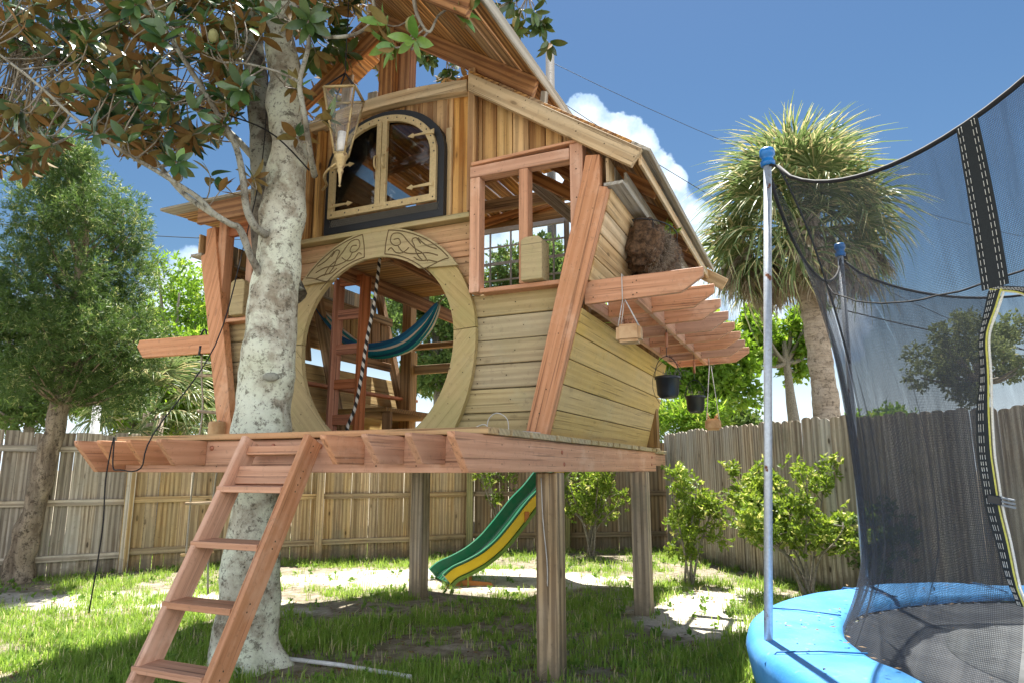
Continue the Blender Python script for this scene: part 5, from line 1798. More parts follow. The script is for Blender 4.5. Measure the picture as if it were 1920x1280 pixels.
def band(name, ctr, half, mat, lift=0.006, thick=0.004):
    """flat webbing strip following points; half = half width vectors along the net"""
    bm = bmesh.new(); rws = []
    for p, hv in zip(ctr, half):
        nv = Vector((p.x, p.y, 0)).normalized()
        for _ in (0,): pass
        c0 = p + nv * lift
        rws.append([bm.verts.new(c0 - hv), bm.verts.new(c0 + hv), bm.verts.new(c0 + hv + nv * thick), bm.verts.new(c0 - hv + nv * thick)])
    for i in range(len(rws) - 1):
        for j in range(4):
            q = (j + 1) % 4
            bm.faces.new((rws[i][j], rws[i][q], rws[i + 1][q], rws[i + 1][j]))
    bm.faces.new(rws[0]); bm.faces.new(rws[-1])
    bmesh.ops.recalc_face_normals(bm, faces=bm.faces)
    return mesh_obj(name, bm, mat, TP)


def near_pt(s, h): return net_point(*near_param(s), h)


# wide sewn strap above the door
nst = 12
hs = [DH + (1 - DH) * i / nst for i in range(nst + 1)]
ss = [LS[0][0] + (best - LS[0][0]) * ((h - DH) / (1 - DH)) for h in hs]
ctr = [near_pt(s, h) for s, h in zip(ss, hs)]
tang = [(near_pt(s + 0.02, h) - near_pt(s - 0.02, h)).normalized() for s, h in zip(ss, hs)]
band('door_strap', ctr, [t_ * 0.040 for t_ in tang], M['webbing'])
for off in (-0.030, -0.019, 0.019, 0.030):
    bm = bmesh.new()
    pts_ = [c + t_ * off + Vector((c.x, c.y, 0)).normalized() * 0.0125 for c, t_ in zip(ctr, tang)]
    pts_ = smooth_path(pts_, 5)
    for i in range(0, len(pts_) - 1, 1):
        if i % 3 < 2: tube_bm(bm, [pts_[i], pts_[i + 1]], 0.0012, 3)
    tag(mesh_obj('stitching', bm, M['white_tape'], TP), kind='stuff')
for side in (0, 1):
    if side == 0: sh = [(q[0], q[1]) for q in LS]
    else: sh = list(RS)
    sh = [(s, h) for s, h in sh]
    kk = 40
    S_ = np.interp(np.linspace(0, len(sh) - 1, kk), range(len(sh)), [q[0] for q in sh]); H_ = np.interp(np.linspace(0, len(sh) - 1, kk), range(len(sh)), [q[1] for q in sh])
    c2_ = [near_pt(s, h) for s, h in zip(S_, H_)]
    c2_ = [(c2_[max(i - 1, 0)] + c2_[i] + c2_[min(i + 1, kk - 1)]) / 3 for i in range(kk)]
    tg = [(near_pt(s + 0.02, h) - near_pt(s - 0.02, h)).normalized() for s, h in zip(S_, H_)]
    band('door_hem', c2_, [t_ * 0.019 for t_ in tg], M['webbing'])
    for off, r_ in ((-0.009, 0.0011), (-0.003, 0.0011), (0.005, 0.0011)):
        bm = bmesh.new()
        pts_ = smooth_path([c + t_ * off + Vector((c.x, c.y, 0)).normalized() * 0.0125 for c, t_ in zip(c2_, tg)], 3)
        for i in range(len(pts_) - 1):
            if i % 3 < 2: tube_bm(bm, [pts_[i], pts_[i + 1]], r_, 3)
        tag(mesh_obj('stitching', bm, M['white_tape'], TP), kind='stuff')
    sg = 1 if side == 0 else -1
    tube('zip_tape', [c + t_ * 0.026 * sg for c, t_ in zip(c2_, tg)], 0.004, M['white_tape'], TP, 5)
    tube('yellow_piping', [c + t_ * 0.020 * sg + Vector((c.x, c.y, 0)).normalized() * 0.008 for c, t_ in zip(c2_, tg)], 0.003, M['yellow_tape'], TP, 5)
    if side == 0:
        bc = c2_[int(kk * 0.66)]
        tgb = tg[int(kk * 0.66)]
        nv = Vector((bc.x, bc.y, 0)).normalized()
        board('buckle', bc + tgb * 0.0 + nv * 0.02, bc + tgb * 0.045 + nv * 0.03 + Vector((0, 0, -0.008)), 0.030, 0.012, (0, 0, 1), M['black_plastic'], TP)
        M['clip'] = plain('grey_clip', (0.22, 0.25, 0.28), 0.4)
        for dz in (-0.012, 0.0, 0.012):
            board('buckle_prong', bc + tgb * 0.045 + nv * 0.03 + Vector((0, 0, dz - 0.008)), bc + tgb * 0.085 + nv * 0.035 + Vector((0, 0, dz - 0.016)), 0.006, 0.008, (0, 0, 1), M['clip'], TP, 0.001)


# pad seams and elastic ties
bm = bmesh.new()
for i in range(12):
    a = PA + 0.14 + i * PI / 6
    tube_bm(bm, [cyl(TRI + 0.01, a, TZ + 0.012), cyl((TRI + TR) / 2, a + 0.004, TZ + 0.020), cyl(TR - 0.04, a, TZ + 0.013), cyl(TR + 0.008, a, TZ - 0.03), cyl(TR - 0.004, a, TZ - 0.16)], 0.0035, 4)
tag(mesh_obj('pad_seam', bm, plain('dark_blue_seam', (0.02, 0.14, 0.33), 0.6), TP), kind='stuff')
nd = 420
aa_ = nr.rand(nd) * 2 * PI; rr_ = TR * np.sqrt(nr.rand(nd)) * 0.97
rr_[:220] = TRI + nr.normal(size=220) * 0.05
zz_ = np.where(rr_ > TRI, TZ + 0.024, TZ - 0.038)
V, F = leaf_arrays(np.stack([rr_ * np.cos(aa_), rr_ * np.sin(aa_), zz_], 1), nr.normal(size=(nd, 3)) * [1, 1, 0.08], 0.012 + 0.03 * nr.rand(nd), 0.011, 0.15, nrm=np.tile([0, 0, 2.0], (nd, 1)))
tag(np_mesh('leaf_debris', V, F, plain('dry_debris', (0.30, 0.20, 0.11), 0.9, nscale=12, var=0.6), TP), kind='stuff')

# ------------------------------------------------------------------ trees
def limb(bm, pts, r0, r1, sides=8, jit=0.15, k=5, seed=0):
    p = smooth_path(pts, k)
    rr_ = [r0 + (r1 - r0) * (i / (len(p) - 1)) ** 0.8 for i in range(len(p))]
    tube_bm(bm, p, rr_, sides, jit=jit, seed=seed)
    return p


TY = 4.75
MG = thing('magnolia_tree', 'magnolia with pale lichened trunk growing through the deck and brown backed leaves', 'tree', (-1.75, TY, 0))
ML = MG.location
bm = bmesh.new()
tp_ = [(-1.745, TY, -0.1, 0.30), (-1.74, TY, 0.05, 0.215), (-1.735, TY, 0.30, 0.18), (-1.735, TY, 0.8, 0.172), (-1.72, TY, 1.2, 0.155), (-1.725, TY, 1.5, 0.19), (-1.72, TY, 1.8, 0.185),
       (-1.70, TY, 2.1, 0.175), (-1.695, TY, 2.6, 0.16), (-1.675, TY, 3.1, 0.15), (-1.665, TY, 3.6, 0.145), (-1.70, TY + 0.02, 3.9, 0.135), (-1.75, TY + 0.03, 4.2, 0.125), (-1.82, TY, 4.7, 0.11), (-1.9, TY - 0.05, 5.3, 0.09), (-1.95, TY, 6.2, 0.05)]
pth = smooth_path([q[:3] for q in tp_], 8); rad = lerp_list([q[3] for q in tp_], len(pth))
tube_bm(bm, [p - ML for p in pth], rad, 32, jit=0.22)
for v in bm.verts:      # root flare lobes and lumps
    if v.co.z < 0.35:
        a = math.atan2(v.co.y, v.co.x); s = 1 + (0.35 - v.co.z) * 0.9 * (0.5 + 0.5 * math.sin(a * 5 + 1)); v.co.x *= s; v.co.y *= s
    r_ = noise.noise(v.co * 3.1) * 0.022 + noise.noise(v.co * 9) * 0.010
    d = Vector((v.co.x, v.co.y, 0)).normalized(); v.co += d * r_
mesh_obj('trunk', bm, M['mag_bark'], MG)
bm = bmesh.new()
knot = at(508, 706, TY - 0.19) - ML
q = bmesh.ops.create_uvsphere(bm, u_segments=14, v_segments=8, radius=0.05)
for v in q['verts']: v.co = Vector((v.co.x * 1.15, v.co.y * 0.45, v.co.z * 0.62)) + knot
mesh_obj('branch_scar', bm, M['mag_bark_dark'], MG, smooth=True)
limbs = []


def add_limb(pts, r0, r1, mat='limb_bark', sides=8, name='limb'):
    bm = bmesh.new(); P_ = limb(bm, [Vector(p) - ML for p in pts], r0, r1, sides, seed=len(limbs))
    mesh_obj(name, bm, M[mat], MG)
    limbs.extend([p + ML for p in P_])


add_limb([at(545, 560, 4.85), at(505, 470, 4.90), at(497, 330, 4.95), at(490, 230, 5.0), at(478, 120, 5.05), at(470, 0, 5.1), at(470, -120, 5.1)], 0.13, 0.07, 'mag_bark_dark', 14)
add_limb([at(490, 520, 4.65), at(470, 480, 4.55), at(450, 430, 4.50), at(432, 420, 4.45), at(400, 400, 4.40), at(370, 370, 4.35), at(300, 325, 4.25), at(240, 290, 4.2), at(150, 230, 4.1), at(60, 150, 4.0), at(-60, 60, 3.9)], 0.030, 0.007)
add_limb([at(400, 402, 4.40), at(340, 360, 4.5), at(290, 300, 4.6), at(200, 200, 4.7), at(120, 150, 4.8), at(20, 70, 4.9)], 0.022, 0.008)
add_limb([at(497, 440, 4.6), at(478, 425, 4.5), at(462, 390, 4.45), at(455, 330, 4.4), at(440, 270, 4.35), at(400, 200, 4.3), at(350, 120, 4.2), at(300, 40, 4.1), at(240, -60, 4.0)], 0.032, 0.012)
add_limb([at(480, 300, 5.0), at(420, 240, 5.1), at(350, 190, 5.2), at(250, 120, 5.3), at(150, 60, 5.4), at(60, -20, 5.5)], 0.03, 0.01)
add_limb([at(482, 180, 4.9), at(420, 120, 4.7), at(330, 60, 4.6), at(230, 0, 4.5)], 0.03, 0.01)
add_limb([at(590, 330, 4.55), at(582, 290, 4.35), at(572, 220, 4.2), at(562, 155, 4.1), at(578, 90, 4.05), at(576, 40, 4.0), at(560, -40, 3.9)], 0.024, 0.012)
add_limb([at(562, 155, 4.1), at(520, 135, 4.1), at(460, 120, 4.1), at(420, 118, 4.05)], 0.011, 0.007)
add_limb([at(545, 0, 4.3), at(590, 60, 4.1), at(625, 70, 3.95), at(672, 62, 3.85), at(702, 30, 3.8), at(690, -40, 3.8)], 0.016, 0.009)
add_limb([at(770, -60, 3.6), at(778, 10, 3.6), at(790, 45, 3.6), at(806, 60, 3.6), at(822, 30, 3.6), at(845, 15, 3.6)], 0.014, 0.006)
add_limb([at(560, 30, 4.9), at(640, -40, 5.2), at(760, 60, 6.2), at(850, 120, 6.6)], 0.03, 0.01)
add_limb([at(640, -60, 5.2), at(800, -90, 5.0), at(920, -60, 5.2), at(990, -10, 5.3)], 0.03, 0.010)
for (a, b, c_, r_) in ((at(560, 470, 4.70), at(615, 560, 4.65), at(520, 600, 4.6), 0.0), ):
    pass


# leaf meshes: glossy upper side and rusty lower side, two real surfaces
def mag_leaf_mesh(L_, Wd, curl, light=False):
    n = 5
    top = []; botm = []
    for i in range(n + 1):
        s = i / n
        w = Wd * 0.5 * math.sin(PI * min(1, s * 0.93 + 0.06)) ** 0.75 if i < n else 0.0
        z = -curl * L_ * s * s + 0.0
        x = L_ * s
        top.append([(x, -w, z + 0.18 * w), (x, 0, z), (x, w, z + 0.18 * w)])
    V = []; F = []; mi = []
    for lay_, dz in ((0, 0.0009), (1, -0.0009)):
        o0 = len(V)
        for r_ in top:
            for p in r_: V.append((p[0], p[1], p[2] + dz))
        for i in range(n):
            for j in range(2):
                a = o0 + i * 3 + j
                q = (a, a + 3, a + 4, a + 1)
                F.append(q if lay_ else q[::-1]); mi.append(lay_)
    return np.array(V), np.array(F), np.array(mi)


variants = [mag_leaf_mesh(1.0, 0.40, c, False) for c in (0.05, 0.18, 0.32)]
lm = []
for k, (V, F, mi) in enumerate(variants):
    for li in (0, 1):
        me = bpy.data.meshes.new('leaf')
        me.from_pydata([tuple(v) for v in V], [], [tuple(int(i) for i in f) for f in F])
        me.materials.append(M['mag_light'] if li else M['mag_top']); me.materials.append(M['mag_under'])
        me.polygons.foreach_set('material_index', mi.astype(np.int32)); me.polygons.foreach_set('use_smooth', np.ones(len(F), dtype=bool))
        lm.append(me)

lim = np.array([tuple(p) for p in limbs])


def in_mass(x, y):
    edge = np.interp(x, [-200, 0, 60, 130, 200, 280, 330, 380, 430, 470, 520, 600], [330, 300, 330, 270, 250, 300, 320, 330, 250, 180, 150, 130])
    return y < edge


ros = []
rn = random.Random(21)
tries = 0
while len(ros) < 560 and tries < 20000:
    tries += 1
    x = rn.uniform(-90, 590); y = rn.uniform(-90, 335)
    if not in_mass(x, y): continue
    # keep sky holes
    h_ = noise.noise(Vector((x / 95, y / 75, 5.2)))
    if h_ < -0.30 and rn.random() < 0.9: continue
    if ((x - 60) / 75) ** 2 + ((y - 150) / 38) ** 2 < 1 and rn.random() < 0.85: continue
    if ((x - 400) / 50) ** 2 + ((y - 300) / 45) ** 2 < 1: continue
    if 470 < x < 600 and y > 60 and rn.random() < 0.75: continue
    Y = rn.uniform(3.9, 5.9)
    ros.append((at(x, y, Y), rn.uniform(0.85, 1.15), 0))
for (x, y, Y, n_) in ((730, 70, 3.55, 3), (775, 75, 3.6, 1), (960, 40, 5.2, 5), (1000, 60, 5.3, 3), (985, 15, 5.2, 4), (660, -10, 4.5, 6), (600, 40, 4.6, 6), (560, 190, 4.4, 2), (440, 330, 4.4, 2), (395, 330, 4.3, 1), (575, 250, 4.3, 2),
                      (850, 10, 3.6, 2), (630, -30, 5.5, 8), (700, -10, 5.8, 8), (560, 20, 5.4, 6), (780, 110, 6.3, 8), (840, 130, 6.5, 8), (690, 120, 6.0, 7), (640, 170, 6.0, 5), (735, 100, 6.4, 5), (600, 200, 5.5, 4), (615, 100, 4.9, 5)):
    for i in range(n_):
        ros.append((at(x + rn.uniform(-38, 38) * (n_ > 1), y + rn.uniform(-30, 30) * (n_ > 1), Y + rn.uniform(-0.2, 0.2)), 1.0, 1 if n_ <= 3 and Y < 4 else 0))
leaves = []          # (matrix, mesh index)
bmt = bmesh.new()
for (c, sc, light) in ros:
    d2 = ((lim - np.array(tuple(c))) ** 2).sum(1); j = int(d2.argmin()); src = Vector(lim[j]) if d2[j] < 1.6 else None
    if src is not None:
        dirv = (c - src).normalized() if (c - src).length > 0.05 else Vector((0, -0.3, 1))
        mid = (src + c) / 2 + Vector((rn.uniform(-.06, .06), rn.uniform(-.06, .06), rn.uniform(-.10, .02)))
        tube_bm(bmt, smooth_path([src - ML, mid - ML, c - ML], 3), [0.007, 0.006, 0.006, 0.005, 0.005, 0.005, 0.004], 4, cap=False)
    else: dirv = Vector((rn.uniform(-1, 1), rn.uniform(-1, 1), 0.4)).normalized()
    ax = (dirv + Vector((rn.uniform(-.5, .5), rn.uniform(-.5, .5), rn.uniform(0.0, .9)))).normalized()
    nl = rn.randint(6, 10)
    x_ = ax.orthogonal().normalized(); y_ = ax.cross(x_)
    a0 = rn.uniform(0, 6.3)
    for k in range(nl):
        a = a0 + k * 2.4
        el = rn.uniform(0.15, 0.95) if k > 1 else rn.uniform(0.9, 1.3)
        d = (x_ * math.cos(a) + y_ * math.sin(a)) * math.cos(el) + ax * math.sin(el)
        d = (d + Vector((0, 0, rn.uniform(-0.35, 0.05)))).normalized()
        L_ = rn.uniform(0.10, 0.165) * sc
        nrm = (ax + Vector((0, -0.42, -0.1)) + Vector((rn.uniform(-.5, .5), rn.uniform(-.5, .5), rn.uniform(-.5, .5))))
        y2 = nrm.cross(d)
        if y2.length < 0.05: y2 = d.orthogonal()
        m_ = frame(c - ax * 0.03 * k / nl + d * 0.012 - ML, d, y2)
        m_ = m_ @ Matrix.Diagonal((L_, L_ * rn.uniform(0.85, 1.1), L_, 1))
        leaves.append((m_, rn.randrange(3) * 2 + (1 if (light or rn.random() < 0.05) else 0)))
tag(mesh_obj('twigs', bmt, M['twig'], MG), kind='stuff')
O3 = Vector((0, 0, HCAM))


def vis_rank(m_):
    p = m_.translation + ML
    x, y = px_of(p)
    dd = (p - O3).length
    pen = 0 if (0 < x < 1920 and 0 < y < 1280) else 50
    return dd + pen


leaves.sort(key=lambda q: vis_rank(q[0]))
for m_, mi_ in leaves[:290]:
    o = bpy.data.objects.new('leaf', lm[mi_]); link(o, MG); o.matrix_local = m_
Vs, Fs, Ms, Tn = [], [], [], []
off = 0
for m_, mi_ in leaves[290:]:
    V, F, mi = variants[mi_ // 2]
    A = np.array(m_)
    Vw = V @ A[:3, :3].T + A[:3, 3]
    Vs.append(Vw); Fs.append(F + off); off += len(V)
    Ms.append(np.where(mi == 1, 1, 2 if mi_ % 2 else 0)); Tn.append(np.full(len(V), rn.random()))
o = np_mesh('foliage', np.concatenate(Vs), np.concatenate(Fs), [M['mag_top'], M['mag_under'], M['mag_light']], MG, np.concatenate(Tn), True, np.concatenate(Ms))
tag(o, kind='stuff')
print('magnolia leaves', len(leaves))
# seed cones
for (x, y, Y) in ((190, 95, 4.0), (400, 68, 4.0), (770, 47, 3.6), (967, 42, 5.2)):
    bm = bmesh.new(); bmesh.ops.create_icosphere(bm, subdivisions=3, radius=0.032)
    for v in bm.verts:
        p = v.co.copy(); v.co = Vector((p.x, p.y, p.z * 1.5)) * (1 + 0.14 * math.sin(p.z * 320) * math.sin(math.atan2(p.y, p.x) * 9))
    mesh_obj('seed_cone', bm, plain('seed_cone_green', (0.30, 0.30, 0.13), 0.8), MG, Matrix.Translation(at(x, y, Y) - ML), True)

# podocarpus on the left
PB = onz(40, 1088)
PT = thing('podocarpus_tree', 'dense dark green conifer like tree with leaning flaky trunk at far left', 'tree', PB)
YP = PB.y
bm = bmesh.new()
tp_ = [(12, 1120, .24), (34, 1078, .16), (52, 1000, .125), (72, 920, .12), (92, 850, .115), (106, 790, .11), (118, 740, .10), (130, 650, .09), (150, 520, .07), (165, 380, .04)]
pth = smooth_path([at(x, y, YP) - PB for x, y, r in tp_], 6)
tube_bm(bm, pth, lerp_list([q[2] for q in tp_], len(pth)), 20, jit=0.5)
mesh_obj('trunk', bm, M['podo_bark'], PT)
bm = bmesh.new()
prn = random.Random(5)
cl = []
outl = [(290, 100, 180), (350, 50, 225), (400, 30, 255), (450, 20, 270), (500, 20, 280), (550, 5, 290), (600, 0, 300), (650, -15, 300), (700, -5, 290), (750, 20, 255)]
ys = [q[0] for q in outl]; xl = [q[1] for q in outl]; xr = [q[2] for q in outl]
for i in range(165):
    y = prn.uniform(300, 745) if i < 110 else prn.uniform(560, 750); a = np.interp(y, ys, xl); b = np.interp(y, ys, xr)
    x = prn.uniform(a + 20, b - 20)
    c = (a + b) / 2; hw_ = (b - a) / 2
    dep = math.sqrt(max(0, 1 - ((x - c) / hw_) ** 2)) * hw_ / 1280 * YP
    p = at(x, y, YP) ; p.y += prn.uniform(-1, 1) * dep
    r_ = prn.uniform(0.14, 0.30)
    cl.append((p.x, p.y, p.z, r_))
    if i % 3 == 0:
        s = at(np.interp(y, [300, 745], [165, 115]), min(760, y + 90), YP)
        tube_bm(bm, smooth_path([s - PB, (s + p) / 2 - PB + Vector((0, 0, -0.05)), p - PB], 3), [0.02, 0.018, 0.015, 0.012, 0.01, 0.008, 0.006], 5)
mesh_obj('branches', bm, M['podo_bark'], PT)
c, d = crown([(q[0] - PB.x, q[1] - PB.y, q[2] - PB.z, q[3]) for q in cl], 13000, 1.0, 0.3)
V, F, tn = sprigs(c, d, 15, 0.062, 0.009, 0.75, 0.09)
tag(np_mesh('foliage', V, F, M['podo'], PT, tn), kind='stuff')


# palm
YPm = 12.0
pc = at(1503, 395, YPm)
PM = thing('palm_tree', 'tall cabbage palm with a shaggy round crown behind the right fence', 'palm tree', (at(1550, 790, YPm).x, YPm, 0))
PL = PM.location
bm = bmesh.new()
tpp = [(1558, 900, .26), (1552, 790, .225), (1545, 720, .21), (1536, 660, .205), (1528, 600, .21), (1518, 540, .24), (1508, 470, .30), (1503, 400, .30)]
pth = smooth_path([Vector((PL.x + 0.2, YPm, 0))] + [at(x, y, YPm) for x, y, r in tpp], 10)
rad = lerp_list([.32] + [q[2] for q in tpp], len(pth))
rad = [r * (1 + 0.02 * math.sin(i * 2.1)) for i, r in enumerate(rad)]
tube_bm(bm, [p - PL for p in pth], rad, 24, jit=0.12)
mesh_obj('trunk', bm, M['palm_bark'], PM)


def frond_mesh(seed, dead):
    r_ = random.Random(seed); V = []; F = []
    # petiole
    pl = 0.80 if not dead else 0.35
    segs = 30
    def addquad(a, b, c, d_):
        i = len(V); V.extend([a, b, c, d_]); F.append((i, i + 1, i + 2, i + 3))
    for i in range(4):
        s0, s1 = i / 4 * pl, (i + 1) / 4 * pl
        z0, z1 = -0.05 * s0 * s0, -0.05 * s1 * s1
        addquad((s0, -0.018, z0), (s1, -0.014, z1), (s1, 0.014, z1), (s0, 0.018, z0))
        addquad((s0, 0, z0 - .02), (s1, 0, z1 - .02), (s1, 0, z1 + .01), (s0, 0, z0 + .01))
    for k in range(segs):
        a = (k / (segs - 1) - 0.5) * (R(235) if not dead else R(70))
        L_ = 0.78 * (1 - 0.22 * abs(a) / R(125)) * r_.uniform(0.82, 1.08)
        droop = r_.uniform(0.25, 0.85) if not dead else r_.uniform(0.1, 0.3)
        n = 6; w0 = 0.021
        cx = pl + 0.12 * math.cos(a) * 0
        pts = []
        aa = a + r_.uniform(-0.07, 0.07)
        for i in range(n + 1):
            s = i / n
            rr_ = L_ * s
            x = pl + rr_ * math.cos(aa) * (0.85 + 0.15 * (1 - s)); y = rr_ * math.sin(aa)
            z = 0.10 * math.sin(PI * s * 0.6) - droop * L_ * s ** 2.6 - 0.10 * abs(math.sin(aa)) * s
            if dead: y *= (1 - 0.3 * s); z = r_.uniform(-.03, .03) - 0.1 * s
            w = w0 * (1 - s ** 1.6) * (0.35 + min(1, s * 4) * 0.65) + 0.0015
            pts.append(((x, y, z), w))
        px_, py_ = -math.sin(aa), math.cos(aa)
        for i in range(n):
            (p, w), (q, w2) = pts[i], pts[i + 1]
            addquad((p[0] - px_ * w, p[1] - py_ * w, p[2] + w * .5), (q[0] - px_ * w2, q[1] - py_ * w2, q[2] + w2 * .5), q, p)
            addquad(p, q, (q[0] + px_ * w2, q[1] + py_ * w2, q[2] + w2 * .5), (p[0] + px_ * w, p[1] + py_ * w, p[2] + w * .5))
    me = bpy.data.meshes.new('frond')
    me.from_pydata([tuple(v) for v in V], [], F)
    me.materials.append(M['palmdead'] if dead else M['palmleaf'])
    at_ = me.attributes.new('tone', 'FLOAT', 'POINT')
    tn_ = np.repeat(nr.rand(len(V) // 4), 4); at_.data.foreach_set('value', tn_.astype(np.float32))
    return me


gm = [frond_mesh(i, False) for i in range(8)]; dm = [frond_mesh(20 + i, True) for i in range(5)]
base_c = at(1494, 412, YPm) - PL
fr_ = random.Random(3)
NG = 84
for i in range(NG):
    f = i / (NG - 1)
    el = R(86) - f * R(118); az = i * 2.39996 + fr_.uniform(-.25, .25)
    d = Vector((math.cos(az) * math.cos(el), math.sin(az) * math.cos(el), math.sin(el)))
    side = Vector((-math.sin(az), math.cos(az), 0))
    o = bpy.data.objects.new('frond', gm[fr_.randrange(8)]); link(o, PM)
    s_ = fr_.uniform(1.20, 1.55)
    o.matrix_local = frame(base_c + Vector((0, 0, -0.40 * f)), d, side + Vector((fr_.uniform(-.5, .5), fr_.uniform(-.5, .5), fr_.uniform(-.5, .5)))) @ Matrix.Scale(s_, 4)
for i in range(76):
    az = i * 2.39996 * 1.3 + fr_.uniform(-.3, .3); el = R(fr_.uniform(-86, -52))
    d = Vector((math.cos(az) * math.cos(el), math.sin(az) * math.cos(el), math.sin(el)))
    side = Vector((-math.sin(az), math.cos(az), 0))
    o = bpy.data.objects.new('dry_frond', dm[fr_.randrange(5)]); link(o, PM)
    rr_ = fr_.uniform(0.2, 0.95)
    o.matrix_local = frame(base_c + Vector((math.cos(az) * rr_, math.sin(az) * rr_, -0.25 - fr_.uniform(0, .35) + 0.1 * rr_)), d, side + Vector((fr_.uniform(-.8, .8), fr_.uniform(-.8, .8), 0))) @ Matrix.Scale(fr_.uniform(0.95, 1.35), 4)


# shrubs
def shrub(x, y, w, h, label, n=520, name='shrub', dist=None, mat='shrub', leafL=0.055, stems=7, seed=1):
    b = onz(x, y)
    t_ = thing(name, label, 'shrub', b, 0, 'leafy shrubs along the fence')
    r_ = random.Random(seed); bm = bmesh.new(); cs = []
    for k in range(stems):
        a = r_.uniform(0, 6.3); rr_ = w / 2 * r_.uniform(0.35, 0.95)
        top = Vector((rr_ * math.cos(a), rr_ * math.sin(a), h * r_.uniform(0.55, 0.98)))
        st = Vector((r_.uniform(-.05, .05), r_.uniform(-.05, .05), -0.02))
        P_ = smooth_path([st, st + Vector((top.x * 0.25, top.y * 0.25, h * 0.3)), top * 0.75 + Vector((0, 0, 0.02)), top], 4)
        tube_bm(bm, P_, [0.016 - 0.012 * i / (len(P_) - 1) for i in range(len(P_))], 5)
        for q in range(6):
            s = P_[r_.randrange(4, len(P_))]
            e = s + Vector((r_.uniform(-.2, .2) * w, r_.uniform(-.2, .2) * w, r_.uniform(0.0, .22) * h))
            tube_bm(bm, [s, (s + e) / 2 + Vector((0, 0, .02)), e], [0.007, 0.005, 0.003], 4)
            for _ in range(5):
                k_ = r_.uniform(0.3, 1.05); cs.append(tuple(s.lerp(e, k_)))
    mesh_obj('stems', bm, M['twig'], t_)
    cs = np.array(cs); idx = nr.randint(0, len(cs), n)
    c = cs[idx] + nr.normal(size=(n, 3)) * 0.045
    V, F, tn = sprigs(c, nr.normal(size=(n, 3)) * 0.6 + [0, 0, 0.7], 9, leafL, leafL * 0.42, 0.7, 0.07)
    tag(np_mesh('foliage', V, F, M[mat], t_, tn), kind='stuff')
    return t_


shrub(1108, 1042, 1.35, 1.45, 'round yellow green bush behind the front right deck post', 900, seed=3, stems=9)
shrub(1293, 1098, 0.92, 1.15, 'small yellow green shrub between the rear post and the trampoline pole', 560, seed=8, stems=5)
shrub(1515, 1118, 1.6, 1.28, 'wide yellow green shrub against the fence beside the trampoline pole', 1300, seed=12, stems=10, leafL=0.06)
shrub(1655, 1122, 0.8, 0.9, 'small green shrub seen through the trampoline net', 260, seed=15, stems=5, mat='bg1')
shrub(940, 1034, 1.2, 1.6, 'loose bush showing its top just under the deck behind the slide', 260, seed=19, stems=6)


# trees beyond the fence
def bgtree(cx, cy, rx, ry, Y, label, mat='bg1', n=2200, L_=0.12, Wd=0.06, trunk=True, nm='tree', seed=1, clumps=46, per=8, shell=0.3, cr=(0.16, 0.34)):
    c0 = at(cx, cy, Y); sx = rx / 1290 * Y; sz = ry / 1290 * Y
    t_ = thing(nm, label, 'tree', (c0.x, Y, 0), 0, 'trees beyond the fence')
    L0 = t_.location; r_ = random.Random(seed); cl_ = []
    bm = bmesh.new()
    if trunk:
        tube_bm(bm, smooth_path([(0, 0, -0.1), (0.1, 0, c0.z * 0.4), (0, 0, c0.z)], 5), lerp_list([0.22, 0.16, 0.05], 11), 8, jit=0.3)
    for k in range(clumps):
        a = Vector((r_.gauss(0, 1), r_.gauss(0, 1), r_.gauss(0, 1))).normalized() * r_.uniform(0.25, 1.0) ** 0.6
        p = Vector((a.x * sx * 0.85, a.y * min(sx, 2.5) * 0.8, c0.z + a.z * sz * 0.85))
        cl_.append((p.x, p.y, p.z, r_.uniform(*cr) * (sx + sz) / 2 * 0.8))
        if k % 2 == 0 and trunk:
            s = Vector((0, 0, max(0.5, c0.z - sz * 0.5)))
            tube_bm(bm, smooth_path([s, (s + p) / 2 + Vector((0, 0, -.1)), p], 3), lerp_list([0.07, 0.02], 7), 5)
    if trunk: mesh_obj('trunk', bm, M['twig'], t_)
    else: bm.free()
    c, d = crown(cl_, n, 0.8, shell)
    V, F, tn = sprigs(c, d, per, L_, Wd, 0.9, 0.2)
    tag(np_mesh('crown', V, F, M[mat], t_, tn), kind='stuff')
    return t_


bgtree(330, 640, 110, 200, 15, 'tall hazy light green tree between the conifer and the treehouse', 'bg2', 2600, 0.13, 0.04, seed=2, clumps=60)
bgtree(250, 740, 110, 75, 12.5, 'bright green low tree right of the leaning trunk', 'bg2', 1700, 0.15, 0.06, seed=4)
bgtree(60, 730, 110, 110, 17, 'pale green tree low behind the conifer at the left edge', 'bg1', 1500, 0.15, 0.05, seed=5)
bgtree(390, 720, 70, 120, 13.5, 'dense green tree just left of the treehouse wing', 'bg2', 1700, 0.12, 0.05, seed=6)
bgtree(820, 620, 150, 170, 17, 'leafy tree seen through the round doorway', 'bg1', 2800, 0.15, 0.07, seed=7)
bgtree(1000, 560, 130, 120, 18, 'tree seen through the sash window', 'bg1', 2300, 0.15, 0.07, seed=8)
bgtree(1330, 680, 95, 110, 14, 'bright green tree behind the hanging black pots', 'bg2', 2400, 0.13, 0.07, seed=9)
bgtree(1180, 640, 90, 90, 15, 'green tree behind the gap above the yellow wall', 'bg2', 1500, 0.13, 0.07, seed=10)
bgtree(1470, 640, 110, 85, 16, 'light green branches behind the palm trunk', 'bg2', 1500, 0.13, 0.07, seed=11, clumps=30, cr=(0.12, 0.24))
bgtree(1830, 670, 130, 95, 17, 'grey green oak seen through the trampoline net', 'bg3', 1500, 0.11, 0.05, seed=12, clumps=34, cr=(0.10, 0.24))
bgtree(1290, 790, 90, 40, 13, 'low feathery greenery over the fence below the pots', 'bg2', 800, 0.14, 0.03, seed=13, trunk=False)
